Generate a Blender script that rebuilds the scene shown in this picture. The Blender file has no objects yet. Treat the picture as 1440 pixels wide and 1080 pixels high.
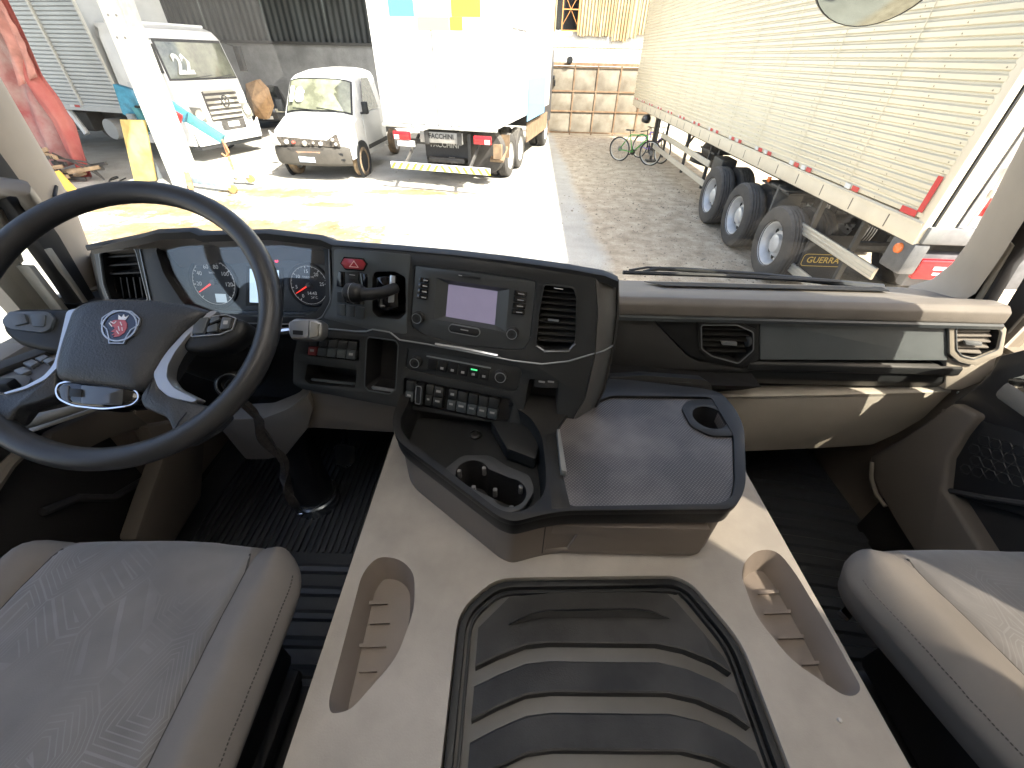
import bpy, bmesh, math, random
from math import sin, cos, pi, radians as rad
from mathutils import Vector as V, Matrix, noise
from mathutils.geometry import tessellate_polygon
random.seed(7)
SC = bpy.context.scene
COL = SC.collection
# ------------------------------------------------------------------ camera
F = 575.0
CAMC = V((0, 0, 2.62))
PITCH, ROLL = rad(38.7), rad(1.4)
FW = V((0, cos(PITCH), -sin(PITCH)))
_r0 = V((1, 0, 0)); _u0 = V((0, sin(PITCH), cos(PITCH)))
CR = _r0 * cos(ROLL) + _u0 * sin(ROLL)
CU = -_r0 * sin(ROLL) + _u0 * cos(ROLL)
cd = bpy.data.cameras.new('camera'); cam = bpy.data.objects.new('camera', cd); COL.objects.link(cam)
cd.sensor_width = 36; cd.lens = 36 * F / 1440; cd.clip_start = 0.02; cd.clip_end = 3000
_m = Matrix((CR, CU, -FW)).transposed().to_4x4(); _m.translation = CAMC
cam.matrix_world = _m
SC.camera = cam
# ------------------------------------------------------------------ world, sun, exposure
SUND = V((-0.70, 0.62, -1.0)).normalized()
w = bpy.data.worlds.new('World'); SC.world = w; w.use_nodes = True
nt = w.node_tree; nt.nodes.clear()
sky = nt.nodes.new('ShaderNodeTexSky'); sky.sky_type = 'NISHITA'; sky.sun_disc = False
sky.sun_elevation = math.asin(-SUND.z); sky.sun_rotation = math.atan2(-SUND.x, -SUND.y)
sky.air_density = 1.0; sky.dust_density = 4.0; sky.ozone_density = .6
bg = nt.nodes.new('ShaderNodeBackground'); bg.inputs[1].default_value = 0.15
wo = nt.nodes.new('ShaderNodeOutputWorld')
nt.links.new(sky.outputs[0], bg.inputs[0]); nt.links.new(bg.outputs[0], wo.inputs[0])
sl = bpy.data.lights.new('sun', 'SUN'); sl.energy = 4.7; sl.angle = rad(0.5); sl.color = (1.0, 0.95, 0.86)
so = bpy.data.objects.new('sun', sl); COL.objects.link(so)
so.rotation_euler = SUND.to_track_quat('-Z', 'Y').to_euler()
so.location = (0, 0, 30)
vs = SC.view_settings; vs.view_transform = 'Standard'; vs.look = 'None'; vs.gamma = 1; vs.use_curve_mapping = False
vs.exposure = 2.0
SC.cycles.max_bounces = 10; SC.cycles.diffuse_bounces = 6; SC.cycles.transparent_max_bounces = 24
SC.cycles.use_denoising = True
# ------------------------------------------------------------------ pixel -> point (photograph coordinates, 1440 x 1080)
def ray(px, py): return FW + CR * ((px - 720) / F) + CU * ((540 - py) / F)
def atX(px, py, v): d = ray(px, py); return CAMC + d * (v / d.x)
def atY(px, py, v): d = ray(px, py); return CAMC + d * (v / d.y)
def atZ(px, py, v): d = ray(px, py); return CAMC + d * ((v - CAMC.z) / d.z)
def atD(px, py, v): return CAMC + ray(px, py) * v
# ------------------------------------------------------------------ materials
MATS = {}
def mat(name, col, rough=.5, metal=0., bump=0., bscale=300., mottle=0., mscale=6., col2=None, emit=None, estr=1., coat=0., spec=.5, stretch=None, dust=0.):
    if name in MATS: return MATS[name]
    m = bpy.data.materials.new(name); m.use_nodes = True; MATS[name] = m
    n = m.node_tree.nodes; L = m.node_tree.links; b = n['Principled BSDF']
    b.inputs['Base Color'].default_value = (*col, 1); b.inputs['Roughness'].default_value = rough
    b.inputs['Metallic'].default_value = metal; b.inputs['Specular IOR Level'].default_value = spec
    if coat: b.inputs['Coat Weight'].default_value = coat; b.inputs['Coat Roughness'].default_value = .06
    if emit: b.inputs['Emission Color'].default_value = (*emit, 1); b.inputs['Emission Strength'].default_value = estr
    tc = n.new('ShaderNodeTexCoord'); src = tc.outputs['Object']
    if stretch:
        mp = n.new('ShaderNodeMapping'); mp.inputs['Scale'].default_value = stretch; L.new(src, mp.inputs[0]); src = mp.outputs[0]
    if mottle or col2:
        no = n.new('ShaderNodeTexNoise'); no.inputs['Scale'].default_value = mscale; no.inputs['Detail'].default_value = 7; no.inputs['Roughness'].default_value = .6
        L.new(src, no.inputs['Vector'])
        cr = n.new('ShaderNodeValToRGB'); cr.color_ramp.elements[0].position = .35; cr.color_ramp.elements[1].position = .68
        c2 = col2 if col2 else tuple(min(1, c * (1 + mottle)) for c in col)
        c1 = col if col2 else tuple(c * (1 - mottle) for c in col)
        cr.color_ramp.elements[0].color = (*c1, 1); cr.color_ramp.elements[1].color = (*c2, 1)
        L.new(no.outputs['Fac'], cr.inputs[0]); L.new(cr.outputs[0], b.inputs['Base Color'])
        mr = n.new('ShaderNodeMapRange'); mr.inputs['To Min'].default_value = max(0, rough - .09); mr.inputs['To Max'].default_value = min(1, rough + .09)
        L.new(no.outputs['Fac'], mr.inputs[0]); L.new(mr.outputs[0], b.inputs['Roughness'])
    if dust:   # dust that settled on faces looking up
        ge = n.new('ShaderNodeNewGeometry'); sp = n.new('ShaderNodeSeparateXYZ'); L.new(ge.outputs['Normal'], sp.inputs[0])
        n2 = n.new('ShaderNodeTexNoise'); n2.inputs['Scale'].default_value = 14; n2.inputs['Detail'].default_value = 9; L.new(tc.outputs['Object'], n2.inputs['Vector'])
        mu = n.new('ShaderNodeMath'); mu.operation = 'MULTIPLY'; L.new(sp.outputs[2], mu.inputs[0]); L.new(n2.outputs['Fac'], mu.inputs[1])
        m2 = n.new('ShaderNodeMapRange'); m2.inputs['From Min'].default_value = .15; m2.inputs['From Max'].default_value = .65; m2.inputs['To Max'].default_value = dust
        L.new(mu.outputs[0], m2.inputs[0])
        mx = n.new('ShaderNodeMix'); mx.data_type = 'RGBA'; mx.inputs['B'].default_value = (.30, .27, .23, 1)
        L.new(m2.outputs[0], mx.inputs['Factor'])
        if b.inputs['Base Color'].is_linked: L.new(b.inputs['Base Color'].links[0].from_socket, mx.inputs['A'])
        else: mx.inputs['A'].default_value = (*col, 1)
        L.new(mx.outputs['Result'], b.inputs['Base Color'])
    if bump:
        nb = n.new('ShaderNodeTexNoise'); nb.inputs['Scale'].default_value = bscale; nb.inputs['Detail'].default_value = 3
        L.new(src, nb.inputs['Vector'])
        bp = n.new('ShaderNodeBump'); bp.inputs['Strength'].default_value = bump; bp.inputs['Distance'].default_value = .4 / bscale
        L.new(nb.outputs['Fac'], bp.inputs['Height']); L.new(bp.outputs[0], b.inputs['Normal'])
    return m
def glassmat(name, tint=(1, 1, 1), refl=1.0, dirt=0.0):
    m = bpy.data.materials.new(name); m.use_nodes = True; MATS[name] = m
    n = m.node_tree.nodes; L = m.node_tree.links; n.clear()
    o = n.new('ShaderNodeOutputMaterial'); t = n.new('ShaderNodeBsdfTransparent'); t.inputs[0].default_value = (*tint, 1)
    g = n.new('ShaderNodeBsdfGlossy'); g.inputs['Roughness'].default_value = .01; g.inputs[0].default_value = (refl, refl, refl, 1)
    lw = n.new('ShaderNodeLayerWeight'); lw.inputs[0].default_value = .5
    pw_ = n.new('ShaderNodeMath'); pw_.operation = 'POWER'; pw_.inputs[1].default_value = 4.; L.new(lw.outputs['Facing'], pw_.inputs[0])
    fr = n.new('ShaderNodeMath'); fr.operation = 'MULTIPLY_ADD'; fr.inputs[1].default_value = .9; fr.inputs[2].default_value = .045; L.new(pw_.outputs[0], fr.inputs[0])
    mx = n.new('ShaderNodeMixShader'); L.new(fr.outputs[0], mx.inputs[0]); L.new(t.outputs[0], mx.inputs[1]); L.new(g.outputs[0], mx.inputs[2])
    if dirt:
        d = n.new('ShaderNodeBsdfDiffuse'); d.inputs[0].default_value = (.6, .57, .5, 1)
        tc = n.new('ShaderNodeTexCoord'); no = n.new('ShaderNodeTexNoise'); no.inputs['Scale'].default_value = 60; no.inputs['Detail'].default_value = 12; no.inputs['Roughness'].default_value = .75
        L.new(tc.outputs['Object'], no.inputs['Vector'])
        mr = n.new('ShaderNodeMapRange'); mr.inputs['From Min'].default_value = .55; mr.inputs['From Max'].default_value = .85; mr.inputs['To Max'].default_value = dirt
        L.new(no.outputs['Fac'], mr.inputs[0])
        m2 = n.new('ShaderNodeMixShader'); L.new(mr.outputs[0], m2.inputs[0]); L.new(mx.outputs[0], m2.inputs[1]); L.new(d.outputs[0], m2.inputs[2])
        L.new(m2.outputs[0], o.inputs[0])
    else: L.new(mx.outputs[0], o.inputs[0])
    return m
# ------------------------------------------------------------------ objects
WORLD = {}
def setup(o, parent, world, label, cat, group, kind):
    COL.objects.link(o)
    if parent is not None:
        o.parent = parent
        pw = WORLD[parent.name]
        if world: o.matrix_parent_inverse = pw.inverted(); WORLD[o.name] = Matrix()
        else: WORLD[o.name] = pw.copy()
    else: WORLD[o.name] = Matrix()
    if label: o['label'] = label
    if cat: o['category'] = cat
    if group: o['group'] = group
    if kind: o['kind'] = kind
    return o
def thing(name, label, cat, loc=(0, 0, 0), rotz=0., group=None, kind=None, mtx=None):
    o = bpy.data.objects.new(name, None); o.empty_display_size = .1
    COL.objects.link(o)
    M = mtx if mtx is not None else Matrix.Translation(V(loc)) @ Matrix.Rotation(rotz, 4, 'Z')
    o.matrix_world = M; WORLD[o.name] = M.copy()
    o['label'] = label; o['category'] = cat
    if group: o['group'] = group
    if kind: o['kind'] = kind
    return o
class G:
    """collects geometry, then links it as one mesh object"""
    def __init__(s): s.v = []; s.f = []
    def add(s, pts, faces):
        k = len(s.v); s.v += [V(p) for p in pts]; s.f += [[i + k for i in f] for f in faces]; return s
    def poly(s, pts): return s.add(pts, [list(range(len(pts)))])
    def box(s, c, d, R=None):
        c = V(c); d = V(d) / 2; P = []
        for z in (-1, 1):
            for q in ((-1, -1), (1, -1), (1, 1), (-1, 1)):
                p = V((q[0] * d.x, q[1] * d.y, z * d.z)); P.append(c + (R @ p if R is not None else p))
        return s.add(P, [[3, 2, 1, 0], [4, 5, 6, 7], [0, 1, 5, 4], [1, 2, 6, 5], [2, 3, 7, 6], [3, 0, 4, 7]])
    def hexa(s, a, b):   # two quads a (4 pts) and b (4 pts)
        return s.add(list(a) + list(b), [[3, 2, 1, 0], [4, 5, 6, 7], [0, 1, 5, 4], [1, 2, 6, 5], [2, 3, 7, 6], [3, 0, 4, 7]])
    def prism(s, pts, vec):
        n = len(pts); vec = V(vec); P = [V(p) for p in pts] + [V(p) + vec for p in pts]
        return s.add(P, [list(range(n))[::-1], list(range(n, 2 * n))] + [[i, (i + 1) % n, n + (i + 1) % n, n + i] for i in range(n)])
    def loft(s, rings, cap=True, closed=True):
        n = len(rings[0]); P = [V(p) for r in rings for p in r]; Fc = []
        for k in range(len(rings) - 1):
            for i in range(n if closed else n - 1):
                j = (i + 1) % n; Fc.append([k * n + i, k * n + j, (k + 1) * n + j, (k + 1) * n + i])
        if cap and closed: Fc += [list(range(n))[::-1], list(range((len(rings) - 1) * n, len(rings) * n))]
        return s.add(P, Fc)
    def tube(s, path, r, n=8, closed=False):
        path = [V(p) for p in path]; m = len(path); rr = r if isinstance(r, (list, tuple)) else [r] * m
        rings = []; up = None
        for i, p in enumerate(path):
            a = path[(i - 1) % m] if (closed or i > 0) else p; b = path[(i + 1) % m] if (closed or i < m - 1) else p
            t = (b - a).normalized()
            if up is None:
                up = t.orthogonal().normalized()
            up = (up - t * up.dot(t)); up = up.normalized() if up.length > 1e-6 else t.orthogonal().normalized()
            w_ = t.cross(up)
            rings.append([p + (up * cos(2 * pi * k / n) + w_ * sin(2 * pi * k / n)) * rr[i] for k in range(n)])
        if closed:
            k0 = len(s.v); s.loft(rings, cap=False); e = (m - 1) * n
            # best twist match
            best = min(range(n), key=lambda q: (rings[-1][0] - rings[0][q]).length)
            s.f += [[k0 + e + i, k0 + e + (i + 1) % n, k0 + (i + 1 + best) % n, k0 + (i + best) % n] for i in range(n)]
        else: s.loft(rings)
        return s
    def lathe(s, prof, o=(0, 0, 0), ax=(0, 0, 1), n=24, cap=True):
        o = V(o); ax = V(ax).normalized(); a = ax.orthogonal().normalized(); b = ax.cross(a)
        rings = [[o + ax * h + (a * cos(2 * pi * k / n) + b * sin(2 * pi * k / n)) * max(r, 1e-4) for k in range(n)] for r, h in prof]
        return s.loft(rings, cap)
    def grid(s, fn, nu, nv):
        P = [fn(i / nu, j / nv) for j in range(nv + 1) for i in range(nu + 1)]
        return s.add(P, [[j * (nu + 1) + i, j * (nu + 1) + i + 1, (j + 1) * (nu + 1) + i + 1, (j + 1) * (nu + 1) + i] for j in range(nv) for i in range(nu)])
    def plate(s, fr, outer, holes, d0, d1):
        loops = [list(outer)] + [list(h) for h in holes]
        tri = tessellate_polygon([[V((p[0], p[1], 0)) for p in l] for l in loops])
        flat = [p for l in loops for p in l]; n = len(flat)
        P = [fr.pt(p[0], p[1], d0) for p in flat] + [fr.pt(p[0], p[1], d1) for p in flat]
        Fc = [[t[2], t[1], t[0]] for t in tri] + [[a + n for a in t] for t in tri]
        k = 0
        for l in loops:
            m = len(l)
            for i in range(m): Fc.append([k + i, k + (i + 1) % m, n + k + (i + 1) % m, n + k + i])
            k += m
        return s.add(P, Fc)
    def build(s, name, m, parent=None, bevel=0., seg=2, smooth=True, ang=35, local=False, label=None, cat=None, group=None, kind=None, sub=0, weld=False, fix=True):
        me = bpy.data.meshes.new(name); me.from_pydata(s.v, [], s.f)
        bm = bmesh.new(); bm.from_mesh(me)
        if weld: bmesh.ops.remove_doubles(bm, verts=bm.verts, dist=1e-5)
        if fix: bmesh.ops.recalc_face_normals(bm, faces=bm.faces)
        if bevel:
            es = [e for e in bm.edges if len(e.link_faces) == 2 and e.calc_face_angle(0) > rad(30)]
            bmesh.ops.bevel(bm, geom=es, offset=bevel, segments=seg, affect='EDGES', profile=.5, clamp_overlap=True)
        if smooth:
            for f in bm.faces: f.smooth = True
        bm.to_mesh(me); bm.free()
        if smooth: me.set_sharp_from_angle(angle=rad(ang))
        me.materials.append(m)
        o = bpy.data.objects.new(name, me)
        setup(o, parent, not local, label, cat, group, kind)
        if sub:
            md = o.modifiers.new('sub', 'SUBSURF'); md.levels = sub; md.render_levels = sub
        return o
def inst(src, name, parent, M, material=None):
    o = src.copy(); o.name = name; o.parent = None; o.matrix_parent_inverse = Matrix()
    if material is not None:
        o.data = src.data.copy(); o.data.materials[0] = material
    COL.objects.link(o); o.parent = parent; o.matrix_parent_inverse = Matrix(); o.matrix_basis = M; WORLD[o.name] = WORLD[parent.name] @ M
    return o
class Fr:
    """a plane in the cab: origin, two directions, normal towards the viewer"""
    def __init__(s, o, u, n):
        s.o = V(o); s.n = V(n).normalized(); u = V(u); s.u = (u - s.n * u.dot(s.n)).normalized(); s.v = s.n.cross(s.u)
    def pt(s, a, b, d=0): return s.o + s.u * a + s.v * b + s.n * d
    def px(s, x, y, d=0):
        r = ray(x, y); t = ((s.o + s.n * d - CAMC).dot(s.n)) / r.dot(s.n); q = CAMC + r * t - s.o
        return (q.dot(s.u), q.dot(s.v))
    def P(s, x, y, d=0): a = s.px(x, y, d); return s.pt(a[0], a[1], d)
    def poly(s, pts, d=0): return [s.px(x, y, d) for x, y in pts]
    def rot(s): return Matrix((s.u, s.v, s.n)).transposed()
    def M(s, a, b, d=0): m = s.rot().to_4x4(); m.translation = s.pt(a, b, d); return m
def rpoly(pts, r, n=4):
    """round the corners of a 2D polygon"""
    out = []; m = len(pts)
    for i in range(m):
        p = V(pts[i]); a = V(pts[i - 1]); b = V(pts[(i + 1) % m]); da = a - p; db = b - p
        q = min(r[i] if isinstance(r, (list, tuple)) else r, da.length * .48, db.length * .48)
        if q < 1e-6: out.append(tuple(p)); continue
        s0 = p + da.normalized() * q; s1 = p + db.normalized() * q
        for k in range(n + 1):
            t = k / n; c = s0 * (1 - t) ** 2 + p * 2 * t * (1 - t) + s1 * t * t; out.append((c.x, c.y))
    return out
def rrect(cx, cy, w_, h, r, n=4): return rpoly([(cx - w_/2, cy - h/2), (cx + w_/2, cy - h/2), (cx + w_/2, cy + h/2), (cx - w_/2, cy + h/2)], r, n)
def circ(cx, cy, r, n=24, a0=0, a1=2 * pi): return [(cx + r * cos(a0 + (a1 - a0) * k / n), cy + r * sin(a0 + (a1 - a0) * k / n)) for k in range(n)]
def inset(pts, d):
    """move a 2D polygon's corners inwards (counter-clockwise or clockwise alike)"""
    m = len(pts); ar = sum(pts[i][0] * pts[(i+1) % m][1] - pts[(i+1) % m][0] * pts[i][1] for i in range(m)); sg = 1 if ar > 0 else -1
    out = []
    for i in range(m):
        p = V(pts[i]); a = (p - V(pts[i-1])).normalized(); b = (V(pts[(i+1) % m]) - p).normalized()
        na = V((-a.y, a.x)) * sg; nb = V((-b.y, b.x)) * sg; k = (na + nb)
        k = k / max(.3, k.dot(na)) if k.length > 1e-6 else na
        q = p + k * d; out.append((q.x, q.y))
    return out
def slab(name, fr, pts, d0, d1, m, parent, holes=(), bevel=0., seg=2, **kw):
    return G().plate(fr, pts, holes, d0, d1).build(name, m, parent, bevel=bevel, seg=seg, **kw)
def ringslab(name, fr, pts, wd, d0, d1, m, parent, bevel=0., **kw):
    return slab(name, fr, pts, d0, d1, m, parent, holes=[inset(pts, wd)], bevel=bevel, **kw)
def text(name, s, size, fr, a, b, d, m, parent, local=False, ext=.0, bold=0., sx=1., rot=0., label=None, kind=None):
    cu = bpy.data.curves.new(name, 'FONT'); cu.body = s; cu.size = size; cu.align_x = 'CENTER'; cu.align_y = 'CENTER'
    cu.extrude = ext; cu.offset = bold; cu.resolution_u = 3
    t = bpy.data.objects.new('tmp', cu); COL.objects.link(t)
    dg = bpy.context.evaluated_depsgraph_get(); me = bpy.data.meshes.new_from_object(t.evaluated_get(dg))
    bpy.data.objects.remove(t); me.name = name
    Mx = fr.M(a, b, d) @ Matrix.Rotation(rot, 4, 'Z') @ Matrix.Diagonal((sx, 1, 1, 1))
    me.transform(Mx); me.materials.clear(); me.materials.append(m)
    o = bpy.data.objects.new(name, me); setup(o, parent, not local, label, None, None, kind); return o
# common materials
white = mat('white_paint', (.80, .80, .78), .35, coat=.3, mottle=.04, mscale=3)
blackp = mat('black_plastic', (.016, .017, .018), .5, spec=.35, bump=.15, bscale=500, mottle=.15, mscale=12)
rubber = mat('tyre_rubber', (.060, .055, .050), .85, bump=.3, bscale=60, mottle=.25, mscale=4, dust=.35)
alu = mat('bare_aluminium', (.62, .60, .55), .38, .75, bump=.1, bscale=40, mottle=.06, mscale=3)
steel = mat('chassis_steel', (.05, .048, .045), .6, .2, bump=.2, bscale=50, mottle=.3, mscale=5, dust=.3)
chrome = mat('chrome', (.75, .75, .76), .12, 1.)
redtape = mat('red_reflective_tape', (.55, .03, .03), .3)
whitetape = mat('white_reflective_tape', (.7, .7, .68), .3)
redlens = mat('red_lens', (.5, .01, .015), .15, coat=.6)
orangelens = mat('orange_lens', (.75, .17, .03), .2, coat=.5)
# ================================================================== SETTING OUTSIDE
def groundmat():
    m = bpy.data.materials.new('yard_ground'); m.use_nodes = True; n = m.node_tree.nodes; L = m.node_tree.links; b = n['Principled BSDF']
    b.inputs['Roughness'].default_value = .9
    ge = n.new('ShaderNodeNewGeometry'); pos = ge.outputs['Position']
    def noi(sc, det=8, ro=.6):
        q = n.new('ShaderNodeTexNoise'); q.inputs['Scale'].default_value = sc; q.inputs['Detail'].default_value = det; q.inputs['Roughness'].default_value = ro; L.new(pos, q.inputs['Vector']); return q.outputs['Fac']
    def ramp(s, a, b_, c0, c1):
        r = n.new('ShaderNodeValToRGB'); r.color_ramp.elements[0].position = a; r.color_ramp.elements[1].position = b_; r.color_ramp.elements[0].color = (*c0, 1); r.color_ramp.elements[1].color = (*c1, 1); L.new(s, r.inputs[0]); return r.outputs[0]
    def mix(f, a, b_):
        x = n.new('ShaderNodeMix'); x.data_type = 'RGBA'; L.new(f, x.inputs['Factor']); L.new(a, x.inputs['A']); L.new(b_, x.inputs['B']); return x.outputs['Result']
    conc = ramp(noi(1.3), .3, .7, (.36, .345, .31), (.50, .48, .44))
    stain = ramp(noi(2.2, 9, .7), .35, .6, (.20, .13, .06), (.36, .27, .15))
    dirt = ramp(noi(3.2, 12, .72), .32, .68, (.27, .215, .15), (.62, .53, .41))
    grit = ramp(noi(55, 4, .6), .3, .75, (.5, .5, .5), (1.25, 1.25, 1.2))
    # blobs of spilt dirt on the concrete, laid where the yard has them
    sx = n.new('ShaderNodeSeparateXYZ'); L.new(pos, sx.inputs[0])
    def math_(op, a, b_=None, v=None):
        q = n.new('ShaderNodeMath'); q.operation = op; q.use_clamp = False
        L.new(a, q.inputs[0]) if not isinstance(a, (int, float)) else setattr(q.inputs[0], 'default_value', a)
        if b_ is not None: L.new(b_, q.inputs[1]) if not isinstance(b_, (int, float)) else setattr(q.inputs[1], 'default_value', b_)
        return q.outputs[0]
    warp = noi(1.1, 6)
    def blob(cx, cy, rx, ry, k=2.2):
        ax = math_('DIVIDE', math_('SUBTRACT', sx.outputs[0], cx), rx); ay = math_('DIVIDE', math_('SUBTRACT', sx.outputs[1], cy), ry)
        d = math_('ADD', math_('MULTIPLY', ax, ax), math_('MULTIPLY', ay, ay)); d = math_('ADD', d, math_('MULTIPLY', math_('SUBTRACT', noi(2.6, 9, .75), .5), 5.0))
        q = n.new('ShaderNodeMapRange'); q.inputs['From Min'].default_value = 1.; q.inputs['From Max'].default_value = .55; L.new(d, q.inputs[0]); return q.outputs[0]
    f = blob(-5.6, 10.3, 1.5, .5)
    for a in ((-4.1, 9.4, .7, .22), (-7.3, 9.0, 1.8, .8), (-4.6, 7.6, 2.6, .8), (-7.0, 7.4, 1.2, .7), (-2.6, 10.6, 1.2, .3)):
        f = math_('MAXIMUM', f, blob(*a))
    c = mix(f, conc, stain)
    # packed dirt right of the concrete slab
    e = math_('ADD', sx.outputs[0], math_('MULTIPLY', math_('SUBTRACT', warp, .5), .5))
    q = n.new('ShaderNodeMapRange'); q.inputs['From Min'].default_value = 1.35; q.inputs['From Max'].default_value = 1.6; L.new(e, q.inputs[0])
    c = mix(q.outputs[0], c, dirt)
    mu = n.new('ShaderNodeMix'); mu.data_type = 'RGBA'; mu.blend_type = 'MULTIPLY'; mu.inputs['Factor'].default_value = .8; L.new(c, mu.inputs['A']); L.new(grit, mu.inputs['B'])
    L.new(mu.outputs['Result'], b.inputs['Base Color'])
    bp = n.new('ShaderNodeBump'); bp.inputs['Strength'].default_value = .6; bp.inputs['Distance'].default_value = .03
    L.new(noi(9, 12, .7), bp.inputs['Height']); L.new(bp.outputs[0], b.inputs['Normal'])
    return m
G().grid(lambda u, v: V((-150 + 300 * u, -150 + 300 * v, .0)), 60, 60).build('ground', groundmat(), kind='structure', smooth=False)

# ---- pebbles and clods on the dirt
g = G(); rnd = random.Random(3)
for k in range(2600):
    x = rnd.uniform(1.5, 4.6); y = rnd.uniform(3.5, 20); 
    if rnd.random() < .25: x = rnd.uniform(-8, 1.5); y = rnd.uniform(6, 13)
    s = rnd.uniform(.006, .022) * (1.6 if rnd.random() < .06 else 1); a = rnd.uniform(0, 6)
    P = [V((x + s * cos(a + i * pi * 2 / 5) * rnd.uniform(.7, 1.2), y + s * sin(a + i * pi * 2 / 5) * rnd.uniform(.7, 1.2), .001)) for i in range(5)]
    T = V((x + s * .2, y, s * rnd.uniform(.5, .9)))
    g.add(P + [T], [[i, (i + 1) % 5, 5] for i in range(5)])
g.build('gravel', mat('pebble', (.30, .26, .2), .9, col2=(.14, .115, .085), mscale=9), kind='stuff', smooth=False, fix=False)

# ---- shed on the left: dark sheet cladding over a grey block wall, roof over the parking bay
shed = thing('shed', 'grey walled shed with dark corrugated cladding behind the parked white van and truck', 'building', (-14, 23, 0))
wallm = mat('grey_render', (.27, .275, .28), .85, bump=.3, bscale=12, mottle=.25, mscale=1.2)
G().box((-14.2, 22.35, 1.44), (20, .5, 2.88)).build('wall', wallm, shed)
cladm = mat('dark_cladding', (.055, .062, .064), .55, .3, mottle=.45, mscale=2, bump=.1, bscale=20, stretch=(1, 1, .15))
for k in range(16):
    x0 = -24.2 + k * 1.25
    def corr(u, v, x0=x0): return V((x0 + 1.25 * u, 22.12 + .03 * sin(u * 5 * 2 * pi) + .012 * (k % 2), 2.84 + 5.2 * v))
    G().grid(corr, 40, 1).build('cladding_sheet', cladm, shed, fix=False)
G().box((-14.2, 22.05, 2.88), (20, .16, .1)).build('ledge', mat('ledge_steel', (.06, .06, .06), .5), shed)
roofm = mat('roof_sheet', (.16, .16, .155), .5, .4, mottle=.2, mscale=2)
for k in range(3): G().box((-4.55 + k * 1.55, 20.0, 6.40 - k * .045), (1.62, 4.8, .04)).build('roof_sheet', roofm, shed)  # extra sheets added past the roof edge to keep sun off the wall
for k in range(12):
    x1 = -5.3 - k * 1.55
    G().box((x1 - .76, 13.8, 6.5 + k * .045), (1.62, 17.2, .04)).build('roof_sheet', roofm, shed)
for y in (8, 12, 16, 20):
    G().box((-14, y, 6.28), (17.5, .12, .25)).build('roof_beam', steel, shed)
# ---- steel column carrying the shed roof
post = thing('column', 'white painted steel column with rusty flecks rising beside the turquoise hoist', 'column', (-8.05, 10.66, 0))
pm = mat('white_column_paint', (.58, .58, .54), .5, mottle=.12, mscale=7)
def pw(x, y, dy=0.): p = atY(x, y, 10.66); p.y += dy; return p
a0, a1 = atY(243, 262, 10.66), atY(270, 262, 10.66); b0, b1 = atY(135, 0, 10.66), atY(167, 0, 10.66)
ex = 1.85
c0, c1 = a0 + (b0 - a0) * ex, a1 + (b1 - a1) * ex
a0.z = a1.z = 0
G().hexa([a0, a1, a1 + V((0, .3, 0)), a0 + V((0, .3, 0))], [c0, c1, c1 + V((0, .3, 0)), c0 + V((0, .3, 0))]).build('web', pm, post, bevel=.015)
e0 = a1 + V((0, -.05, 0)); e1 = c1 + V((0, -.05, 0))
G().hexa([e0, e0 + V((.03, 0, 0)), e0 + V((.03, .42, 0)), e0 + V((0, .42, 0))], [e1, e1 + V((.03, 0, 0)), e1 + V((.03, .42, 0)), e1 + V((0, .42, 0))]).build('flange', mat('primer_grey', (.45, .44, .4), .6, mottle=.2), post)
g = G()
for k in range(10):
    t = .45 + (k // 2) * .055; p = a0 + (c0 - a0) * t + V((.12 + .16 * (k % 2), -.004, 0)); g.lathe([(.022, -.006), (.018, .012)], p, (0, -1, 0), 6)
g.build('bolt_group', mat('bolt_head', (.25, .24, .22), .5, .5), post, smooth=False)

# ---- back building with rusty sheets and openings, and the gate in front
bb = thing('warehouse', 'white wall with rusty yellow sheets and barred openings behind the gate', 'building', (3, 22, 0))
wwm = mat('white_wall', (.68, .67, .63), .8, bump=.2, bscale=10, mottle=.08, mscale=1.5)
G().box((4, 22.3, 1.75), (16, .4, 3.5)).build('wall', wwm, bb)
G().box((4, 22.3, 7.2), (16, .4, 4.6)).build('upper_wall', wwm, bb)
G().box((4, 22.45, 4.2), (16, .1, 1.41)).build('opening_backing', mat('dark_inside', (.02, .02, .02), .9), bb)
rustm = mat('rusty_yellow_sheet', (.26, .18, .08), .7, col2=(.38, .32, .20), mscale=3, stretch=(1, 1, .2), bump=.1, bscale=20)
for (x0, x1, z0) in ((1.05, 1.42, 3.42), (2.32, 3.1, 3.33), (3.12, 3.72, 3.33), (3.74, 4.35, 3.2), (4.36, 4.7, 3.3), (4.72, 6.5, 3.42)):
    n_ = max(2, int((x1 - x0) / .12)); dy = random.uniform(0, .03)
    G().grid(lambda u, v: V((x0 + (x1 - x0) * u, 22.0 - dy + .02 * sin(u * n_ * 2 * pi), z0 + 2.0 * v + .02 * sin(u * 9 + x0))), n_ * 6, 1).build('corrugated_sheet', rustm, bb, fix=False)
orm = mat('orange_frame', (.55, .25, .08), .5, mottle=.2)
fr_ = Fr((1.98, 21.98, 4.3), (1, 0, 0), (0, -1, 0))
win = G().plate(fr_, [(-.34, -.85), (.34, -.85), (.34, .9), (-.34, .9)], [[(-.3, -.8), (.3, -.8), (.3, .85), (-.3, .85)]], -.02, .03).build('window_frame', orm, bb)
G().box((1.98, 21.97, 4.12), (.62, .03, .03)).build('transom', orm, win)
g = G()
for s in (1, -1): g.tube([(1.7, 21.99, 4.12 - .45 * s), (2.26, 21.99, 4.12 + .45 * s)], .012, 5)
g.build('cross_bar', orm, win)

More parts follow.
